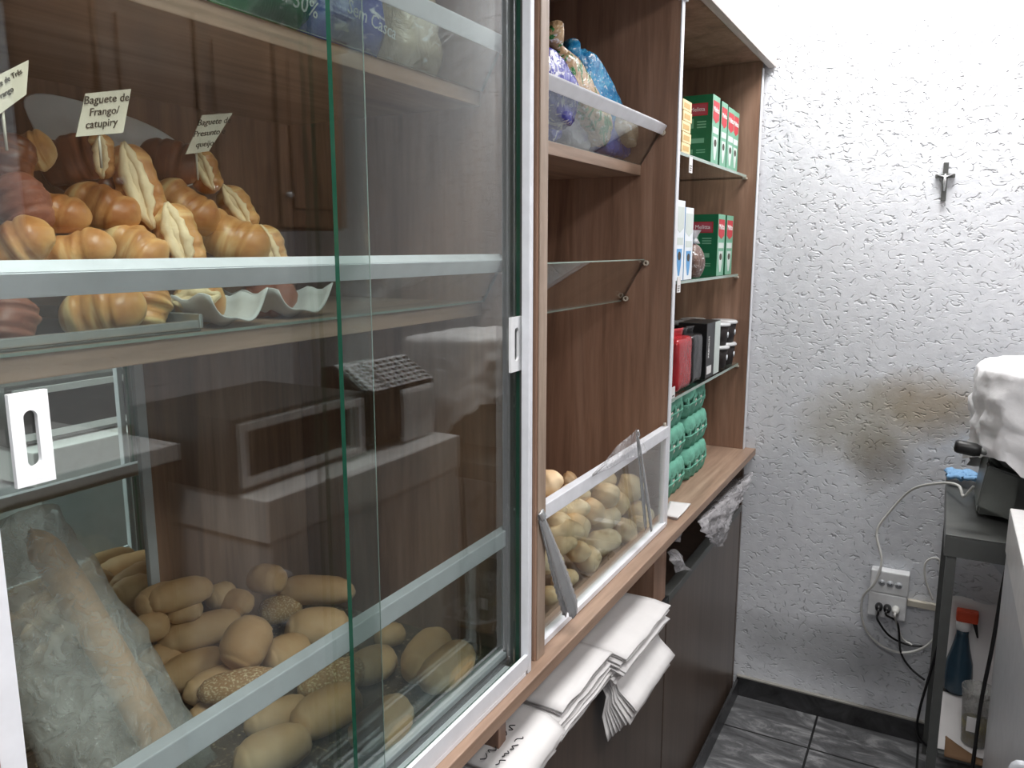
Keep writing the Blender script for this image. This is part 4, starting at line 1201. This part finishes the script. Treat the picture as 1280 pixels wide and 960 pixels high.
# ------------------------------------------------------------------ cross on the back wall
c = at(1181, 227, Y=YB)
t = thing('wall_cross', 'small dark metal cross hanging on the white back wall', 'cross', (c.x, YB - .006, c.z))
s = (c - CAM).dot(FW) / F
bm = bmesh.new()
bm_box(bm, c.x - .007, c.x + .007, YB - .011, YB - .001, c.z - 24 * s, c.z + 23 * s, .002)
mk('upright', bm, steel_dark, t)
bm = bmesh.new(); bm_box(bm, c.x - 11 * s, c.x + 11 * s, YB - .013, YB - .003, c.z + 4 * s, c.z + 9 * s, .002); mk('crossbar', bm, steel_dark, t)
bm = bmesh.new(); bm_tube(bm, [(c.x, YB - .014, c.z - 12 * s), (c.x, YB - .017, c.z), (c.x, YB - .014, c.z + 9 * s)], [.002, .005, .003], 8)
bm_tube(bm, [(c.x - 8 * s, YB - .0145, c.z + 8 * s), (c.x, YB - .016, c.z + 5 * s), (c.x + 8 * s, YB - .0145, c.z + 8 * s)], .002, 8); mk('figure', bm, steel, t)
bm = bmesh.new(); bm_tube(bm, [(c.x, YB - .001, c.z + 23 * s), (c.x, YB - .006, c.z + 25 * s), (c.x, YB - .006, c.z + 21 * s)], .0012, 8); mk('hook', bm, steel, t)

# ------------------------------------------------------------------ sockets, trunking, cords
def socket(z0, z1, x0, x1, label):
    t = thing('socket_box', label, 'wall socket', ((x0 + x1) / 2, YB, (z0 + z1) / 2), 'surface sockets on the back wall')
    box('housing', x0, x1, YB - .042, YB - .0005, z0, z1, white_plastic, t, .004)
    for k in range(3):
        xx = x0 + (x1 - x0) * (.3 + .22 * k)
        b = bmesh.new(); bm_lathe(b, [(.0105, YB - .0432), (.0105, YB - .0422)], (xx, 0, (z0 + z1) / 2 - .002), 18, 'Y'); 
        f = mk('socket_face', b, alum, t)
        for dx, dz in ((-.004, 0), (.004, 0), (0, -.003)):
            b = bmesh.new(); bm_lathe(b, [(.0016, YB - .0438), (.0016, YB - .0433)], (xx + dx, 0, (z0 + z1) / 2 - .002 + dz), 10, 'Y'); mk('pin_hole', b, black_rubber, f)
    return t, [x0 + (x1 - x0) * (.3 + .22 * k) for k in range(3)]
sx0, sx1 = -.138, -.026
socket(.443, .518, sx0 + .002, sx1 + .002, 'upper white three-hole socket box with nothing plugged in')
_, sxs = socket(.36, .4425, sx0, sx1, 'lower white socket box with three plugs in it')
sz = .40
def plug_cord(xx, mat, pts, name, label, cat='plug', r=.0035):
    t = thing(name, label, cat, (xx, YB - .044, sz), 'plugs and cords at the sockets')
    b = bmesh.new(); bm_lathe(b, [(.011, YB - .0445), (.012, YB - .055), (.010, YB - .072), (.005, YB - .078)], (xx, 0, sz), 16, 'Y'); mk('plug', b, mat, t)
    b = bmesh.new(); bm_tube(b, spline([(xx, YB - .077, sz), (xx, YB - .082, sz - .012)] + pts, 8), r, 10); mk('cord', b, mat, t)
w_ = lambda x, y, d=.03: at(x, y, Y=YB - d)
plug_cord(sxs[0], cable_b, [w_(1097, 775, .05), w_(1112, 795, .03), w_(1135, 806, .02), w_(1158, 808, .02)], 'plugged_cord', 'left black plug with a black cord running right to the stand')
plug_cord(sxs[1], cable_b, [w_(1122, 780, .05), w_(1126, 815, .03), w_(1138, 835, .03), w_(1156, 850, .04)], 'plugged_cord', 'middle black plug with a thicker black cord going down')
plug_cord(sxs[2], cable_w, [w_(1121, 780, .05), w_(1128, 798, .03), w_(1140, 806, .03)], 'plugged_cord', 'white plug at the right end of the lower socket box', r=.003)
b = bmesh.new(); bm_tube(b, spline([at(1217, 608, Y=2.36), at(1205, 615, Y=2.38) + Vector((0, 0, -.012)), at(1198, 607, Y=2.42), at(1175, 604, Y=2.55), at(1140, 612, Y=2.68), at(1112, 640, Y=2.71), at(1096, 665, Y=2.71), at(1102, 700, Y=YB - .048), at(1094, 728, Y=YB - .05), at(1078, 748, Y=YB - .025), at(1080, 782, Y=YB - .02), at(1100, 806, Y=YB - .02), at(1130, 816, Y=YB - .03), at(1160, 806, Y=YB - .04), at(1178, 780, Y=YB - .06), at(1182, 756, Y=YB - .08)], 8), .0038, 10)
tag(mk('power_cable', b, cable_w), 'long white cord looping from the grey machine past the sockets', 'cord')
b = bmesh.new(); bm_tube(b, spline([at(1166, 750, Y=YB - .02), at(1157, 725, Y=YB - .02), at(1156, 706, Y=YB - .02), at(1164, 698, Y=YB - .02), at(1174, 700, Y=YB - .02), at(1176, 715, Y=YB - .03)], 8), .003, 10)
tag(mk('power_cable', b, cable_w), 'short white cord loop between sockets and table leg', 'cord')
zz0 = at(1150, 754, Y=YB).z
struct(box('trim_2', sx1 + .001, .10, YB - .018, YB - .0005, zz0 - .010, zz0 + .010, plain('beige_trunking', (206, 200, 186), .5)))
b = bmesh.new(); bm_tube(b, spline([at(1176, 796, Y=2.672), at(1160, 850, Y=2.66), at(1150, 885, Y=2.66), at(1146, 912, Y=2.66), at(1154, 928, Y=2.66), at(1164, 930, Y=2.66), at(1166, 880, Y=2.66), at(1170, 830, Y=2.66)], 8), .004, 10)
tag(mk('power_cable', b, cable_b), 'bundled black cord looping down near the floor by the table leg', 'cord')
b = bmesh.new(); bm_tube(b, spline([at(1268, 640, Y=2.08), at(1262, 690, Y=2.075), at(1252, 740, Y=2.075), at(1240, 810, Y=2.075), at(1226, 880, Y=2.075), at(1215, 962, Y=2.075), (at(1215, 962, Y=2.075).x - .01, 2.075, .1), (at(1215, 962, Y=2.075).x - .012, 2.09, ZF + .005), (.12, 2.2, ZF + .005)], 6), .0045, 10)
tag(mk('power_cable', b, cable_b), 'single black cord hanging straight in front of the stand', 'cord')

# ------------------------------------------------------------------ steel stand
XT0, XT1, YT0, YT1, ZTB = .050, .62, 2.115, 2.70, .862
st = thing('steel_table', 'narrow stainless steel stand against the back wall under the machine', 'table', (.33, 2.4, ZF))
box('tabletop', XT0, XT1, YT0, YT1, ZTB - .004, ZTB, steel_dark, st)
box('apron', XT0, XT1, YT0, YT0 + .004, ZTB - .055, ZTB - .0045, steel_dark, st)
box('apron', XT0, XT0 + .004, YT0 + .005, YT1, ZTB - .055, ZTB - .0045, steel_dark, st)
for x, y in ((XT0 + .002, YT0 + .006), (XT1 - .03, YT0 + .006), (XT0 + .002, YT1 - .032), (XT1 - .03, YT1 - .032)):
    bm = bmesh.new(); bm_box(bm, x + .004, x + .026, y, y + .003, ZF, ZTB - .056); bm_box(bm, x + .004, x + .007, y + .0005, y + .026, ZF, ZTB - .056)
    mk('leg', bm, steel_dark, st)
box('lower_shelf', XT0 + .03, XT1 - .032, YT0 + .012, YT1 - .012, .265, .278, steel_dark, st)
pcs = [at(x, y, Y=2.2) for x, y in ((1210, 690), (1250, 740))]
bm = bmesh.new(); bm_prism(bm, [(.11, .80), (.14, .80), (.30, .64), (.27, .63)], 2.30, 2.304, lambda u, v, k: Vector((u, k, v)))
mk('brace', bm, alum, st)
# things on the lower shelf
ZS = .2785
bm = bmesh.new(); bm_sheet(bm, lambda u, v: (.075 + .2 * v, 2.14 + .30 * u, ZS + .002 + .004 * math.sin(7 * u + 3 * v) ** 2), 12, 10, .0012)
tag(mk('paper_sheet', bm, paper_m), 'white paper sheet covering the lower shelf of the steel stand', 'paper')
bm = bmesh.new(); bm_sheet(bm, lambda u, v: (.085 + .15 * v, 2.46 + .02 * u, ZS + .002 + .28 * u + .006 * math.sin(8 * v)), 12, 10, .0015)
tag(mk('paper_sack', bm, paper_m), 'white paper sack standing behind the steel leg', 'paper sack')
bx = .124; by = 2.46; bz = ZS + .008
bt = thing('spray_bottle', 'dark teal spray bottle with an orange top on the lower shelf', 'spray bottle', (bx, by, bz))
bm = bmesh.new(); bm_lathe(bm, [(.030, bz), (.036, bz + .01), (.037, bz + .05), (.034, bz + .09), (.022, bz + .14), (.016, bz + .175), (.015, bz + .19)], (bx, by, 0), 24); mk('body', bm, teal_liquid, bt)
bm = bmesh.new(); bm_lathe(bm, [(.018, bz + .1905), (.019, bz + .215)], (bx, by, 0), 20); mk('collar', bm, white_plastic, bt)
bm = bmesh.new(); bm_box(bm, bx - .02, bx + .035, by - .014, by + .014, bz + .2155, bz + .25, .006); mk('spray_head', bm, orange_m, bt)
bm = bmesh.new(); bm_prism(bm, [(.022, .214), (.034, .214), (.040, .175), (.036, .174)], by - .005, by + .005, lambda u, v, k: Vector((bx + u, k, bz + v))); mk('trigger', bm, black_rubber, bt)
ux, uy = .160, 2.20; uz = ZS + .008
tb = thing('plastic_tub', 'clear plastic tub with yellowish contents in front of the spray bottle', 'tub', (ux, uy, uz))
bm = bmesh.new(); bm_lathe(bm, [(.027, uz), (.029, uz + .002), (.037, uz + .145), (.039, uz + .147), (.039, uz + .155), (.0365, uz + .155), (.027, uz + .004)], (ux, uy, 0), 28, cap1=True); mk('tub_wall', bm, film_grey, tb)
bm = bmesh.new(); bm_lathe(bm, [(.0265, uz + .005), (.031, uz + .065)], (ux, uy, 0), 24); mk('contents', bm, mustard, tb)
bm = bmesh.new(); bm_box(bm, ux - .022, ux + .003, uy - .0385, uy - .0375, uz + .05, uz + .09); mk('tub_label', bm, paper_m, tb)
bm = bmesh.new(); bm_sheet(bm, lambda u, v: (.095 + .14 * v, 2.12 + .05 * u, .26 + .03 * math.sin(3 * u + 4 * v) * u - .02 * (1 - u)), 8, 10, .003)
crd = mk('cardboard_piece', bm, plain('brown_card', (120, 92, 66), .8)); tag(crd, 'torn brown cardboard at the front edge of the lower shelf', 'cardboard')
crd.location.z = .035

# ------------------------------------------------------------------ slicer under a cloth
sl = thing('meat_slicer', 'grey machine with a black knob under a white cloth', 'slicer', (.3, 2.35, ZTB))
bm = bmesh.new(); bm_prism(bm, [(.118, .006), (.50, .006), (.50, .20), (.30, .24), (.135, .17)], 2.30, 2.52, lambda u, v, k: Vector((u, k, ZTB + v)), .006); mk('body', bm, grey_paint, sl)
bm = bmesh.new(); bm_prism(bm, [(.115, .04), (.195, .012), (.200, .13), (.13, .15)], 2.255, 2.299, lambda u, v, k: Vector((u, k, ZTB + v)), .004); mk('carriage', bm, grey_paint, sl)
for xx, yy in ((.16, 2.33), (.46, 2.33), (.16, 2.49), (.46, 2.49)):
    bm = bmesh.new(); bm_lathe(bm, [(.016, ZTB + .0004), (.014, ZTB + .0055)], (xx, yy, 0), 16); mk('foot', bm, black_rubber, sl)
kp = at(1193, 557, Y=2.19); kq = at(1226, 564, Y=2.19)
bm = bmesh.new(); d = (kq - kp)
bm_tube(bm, [kp, kp + d * .04, kp + d * .15, kp + d * .8, kp + d], [.008, .014, .0165, .0165, .012], 18); mk('knob', bm, black_rubber, sl)
bm = bmesh.new(); bm_tube(bm, [kq, kq + Vector((.02, .03, -.01)), kq + Vector((.05, .10, -.06))], .007, 12); mk('knob_shaft', bm, steel_dark, sl)
bm = bmesh.new(); bm_lathe(bm, [(.10, 0), (.118, .004), (.118, .01), (.03, .014)], (0, 0, 0), 36, 'Y'); bmesh.ops.translate(bm, verts=bm.verts, vec=(.30, 2.40, ZTB + .255)); mk('blade_guard', bm, steel, sl)

# draped cloth: left silhouette from the photo carried round the machine
def cloth():
    bm = bmesh.new()
    cxx, cyy, zt = .31, 2.36, 1.268
    N = 96; rows_ = []
    K = 26
    for i in range(K + 1):
        u = i / K; row = []
        for k in range(N):
            a = 2 * PI * k / N; ca, sa = math.cos(a), math.sin(a); m = (abs(ca) ** 3.2 + abs(sa) ** 3.2) ** (1 / 3.2)
            hx, hy = .225, .205
            # hem height varies: high at the left/front, lower away from it
            hem = .985 + .055 * math.sin(2 * a + .6) + .025 * math.sin(5 * a)
            if u < .4:
                q = u / .4; r = q * .97; z = zt - .012 * q ** 3 + .006 * noise.noise(Vector((ca * q * 3, sa * q * 3, 1))) - (.02 * q * max(0, ca))
            else:
                q = (u - .4) / .6; z0 = zt - .012 - .02 * max(0, ca); z = z0 + (hem - z0) * q
                fold = (.035 * math.sin(11 * a + 1.5 * math.sin(2 * a)) + .018 * math.sin(23 * a + 2)) * q ** 1.2
                r = .97 + .10 * q + fold - .14 * q * max(0, -ca) * (q > 0) * q
            p = Vector((cxx + hx * r * ca / m, cyy + hy * r * sa / m, z))
            p += Vector((noise.noise(p * 24), noise.noise(p * 24 + Vector((9, 1, 2))), noise.noise(p * 24 + Vector((3, 7, 1))))) * (.007 + .022 * max(0, u - .4)) + Vector((noise.noise(p * 55), noise.noise(p * 55 + Vector((4, 4, 2))), 0)) * (.004 + .01 * max(0, u - .4))
            p.y = min(p.y, YB - .01)
            row.append(p)
        rows_.append(row)
    bm_loft(bm, rows_, True, False)
    o = mk('cloth_cover', bm, cloth_m, smooth=True)
    return tag(o, 'white cloth draped over the grey machine at the right edge', 'cloth')
cloth()
c = at(1200, 579, Y=2.60)
bm = bmesh.new(); off = Vector((2, 3, 4))
def fn(u, v):
    p = Vector((c.x - .030 + .075 * v, c.y - .04 + .085 * u, ZTB + .022))
    p.z += .012 * noise.noise(p * 60) + .008 * math.sin(PI * u) * math.sin(PI * v); return p
bm_sheet(bm, fn, 18, 16, .012)
tag(mk('cleaning_cloth', bm, sponge_m, smooth=True), 'folded light blue cleaning cloth on the steel stand under the black knob', 'cleaning cloth')

# ------------------------------------------------------------------ right side of the aisle
fz = thing('white_freezer', 'white appliance with a smooth aisle side at the right edge', 'appliance', (.45, 1.7, ZF))
box('cabinet_body', .172, .78, 1.28, 2.045, ZF + .04, .862, appliance, fz, .006)
box('top_lid', .170, .79, 1.27, 2.050, .8625, .968, white_lac, fz, .004)
for x, y in ((.21, 1.32), (.74, 1.32), (.21, 2.0), (.74, 2.0)):
    bm = bmesh.new(); bm_lathe(bm, [(.02, ZF), (.02, ZF + .0395)], (x, y, 0), 14); mk('foot', bm, black_rubber, fz)
bm = bmesh.new(); bm_tube(bm, spline([(.171, 1.31, .78), (.150, 1.31, .77), (.150, 1.31, .66), (.171, 1.31, .65)], 6), .007, 10); mk('handle', bm, alum, fz)
# small white oven standing on it, seen only in the cabinet glass
ov = thing('countertop_oven', 'white countertop oven with a dark window, seen reflected in the cabinet glass', 'oven', (.45, 1.48, .9685))
box('oven_body', .262, .62, 1.26, 1.705, .972, 1.155, steel_dark, ov, .004)
bm = bmesh.new()
for a in ((1.28, 1.69, .985, 1.005), (1.28, 1.69, 1.12, 1.14), (1.28, 1.30, 1.0055, 1.1195), (1.67, 1.69, 1.0055, 1.1195)): bm_box(bm, .254, .2615, *a)
dd = mk('door_frame', bm, white_lac, ov)
box('window', .258, .2615, 1.3005, 1.6695, 1.0055, 1.1195, black_box, dd, 0)
for yy in (1.29, 1.67):
    for xx in (.28, .6):
        bm = bmesh.new(); bm_lathe(bm, [(.01, .9685), (.01, .9715)], (xx, yy, 0), 12); mk('foot', bm, black_rubber, ov)
# label scale standing on it
sc = thing('label_scale', 'dark label scale with a white key panel on the white appliance', 'scale', (.42, 1.9, .9685))
box('scale_body', .30, .62, 1.72, 2.03, .970, 1.02, black_metal, sc, .006)
bm = bmesh.new(); bm_prism(bm, [(.25, 1.02), (.40, 1.02), (.40, 1.205), (.36, 1.215), (.25, 1.145)], 1.72, 2.03, lambda u, v, k: Vector((u, k, v)), .004); mk('console', bm, black_metal, sc)
for j, (ya, yb) in enumerate(((1.735, 1.80), (1.815, 2.02))):
    bm = bmesh.new(); bm_prism(bm, [(.252, 1.149), (.356, 1.2155), (.355, 1.217), (.2505, 1.1505)], ya, yb, lambda u, v, k: Vector((u, k, v))); p_ = mk('key_panel', bm, white_plastic, sc)
    bm = bmesh.new()
    for a in range(6):
        for b_ in range(2 if j == 0 else 6):
            fx = (a + .3) / 6.4; n = 2 if j == 0 else 6; w0 = (yb - ya) / n
            u0, v0 = .252 + .104 * fx, 1.149 + .0665 * fx; u1, v1 = .252 + .104 * (fx + .09), 1.149 + .0665 * (fx + .09)
            bm_prism(bm, [(u0 - .002, v0 + .0022), (u1 - .002, v1 + .0022), (u1 - .0026, v1 + .003), (u0 - .0026, v0 + .003)], ya + w0 * (b_ + .18), ya + w0 * (b_ + .82), lambda u, v, k: Vector((u, k, v)))
    mk('keys', bm, ink_black, p_)
bm = bmesh.new(); bm_sheet(bm, lambda u, v: (.248 - .004 * math.sin(3 * u), 1.86 + .16 * v, 1.135 - .16 * u), 8, 6, .001)
tag(mk('price_list', bm, paper_m), 'white price list sheet hanging in front of the scale', 'paper sheet')

wc = thing('wall_cupboard', 'oak wall cupboard with panelled doors on the right wall', 'cupboard', (1.3, 2.2, 1.75))
box('carcass', 1.08, 1.495, 1.55, 2.60, 1.62, 2.32, wood_old, wc)
for y0 in (1.56, 1.912, 2.264):
    d_ = box('door', 1.058, 1.079, y0, y0 + .335, 1.63, 2.31, wood_old, wc)
    bm = bmesh.new(); bm_box(bm, 1.05, 1.0575, y0 + .06, y0 + .275, 1.70, 2.24, .004); mk('raised_panel', bm, wood_old, d_)
    bm = bmesh.new(); bm_lathe(bm, [(.008, -1.056), (.014, -1.042), (.010, -1.034)], (0, 0, 0), 14, 'X'); bmesh.ops.scale(bm, verts=bm.verts, vec=(-1, 1, 1)); bmesh.ops.translate(bm, verts=bm.verts, vec=(0, y0 + .03, 1.75)); mk('knob', bm, steel, d_)
box('cornice', 1.04, 1.495, 1.53, 2.62, 2.3205, 2.36, wood_old, wc)
sb = thing('sideboard', 'brown wooden sideboard along the right wall', 'sideboard', (1.25, 1.5, ZF))
box('carcass', 1.0, 1.495, .2, 2.6, ZF + .06, .86, wood_v, sb)
box('worktop', .97, 1.495, .18, 2.62, .8605, .89, wood_y, sb)
box('kickboard', 1.04, 1.06, .2, 2.6, ZF, ZF + .0595, wood_dark, sb)
for k in range(4):
    d_ = box('door', .982, .9995, .22 + .595 * k, .79 + .595 * k, ZF + .08, .84, wood_v, sb)
    bm = bmesh.new(); bm_tube(bm, spline([(.983, .74 + .595 * k, .6), (.96, .74 + .595 * k, .6), (.96, .74 + .595 * k, .72), (.983, .74 + .595 * k, .72)], 5), .005, 8); mk('handle', bm, steel, d_)
wt = thing('work_counter', 'white topped work counter on the right of the aisle before the white appliance', 'counter', (.6, .7, ZF))
box('top', .42, .95, .1, 1.24, 1.045, 1.085, white_lac, wt)
box('front_panel', .45, .47, .12, 1.22, ZF, 1.0445, wood_v, wt)
for y in (.12, 1.2): box('end_panel', .4705, .93, y, y + .02, ZF, 1.0445, wood_v, wt)

# ------------------------------------------------------------------ render look
vs = bpy.context.scene.view_settings
bpy.context.scene.display_settings.display_device = 'sRGB'
vs.view_transform = 'Standard'; vs.look = 'None'; vs.gamma = 1.0; vs.use_curve_mapping = False
vs.exposure = 0.0
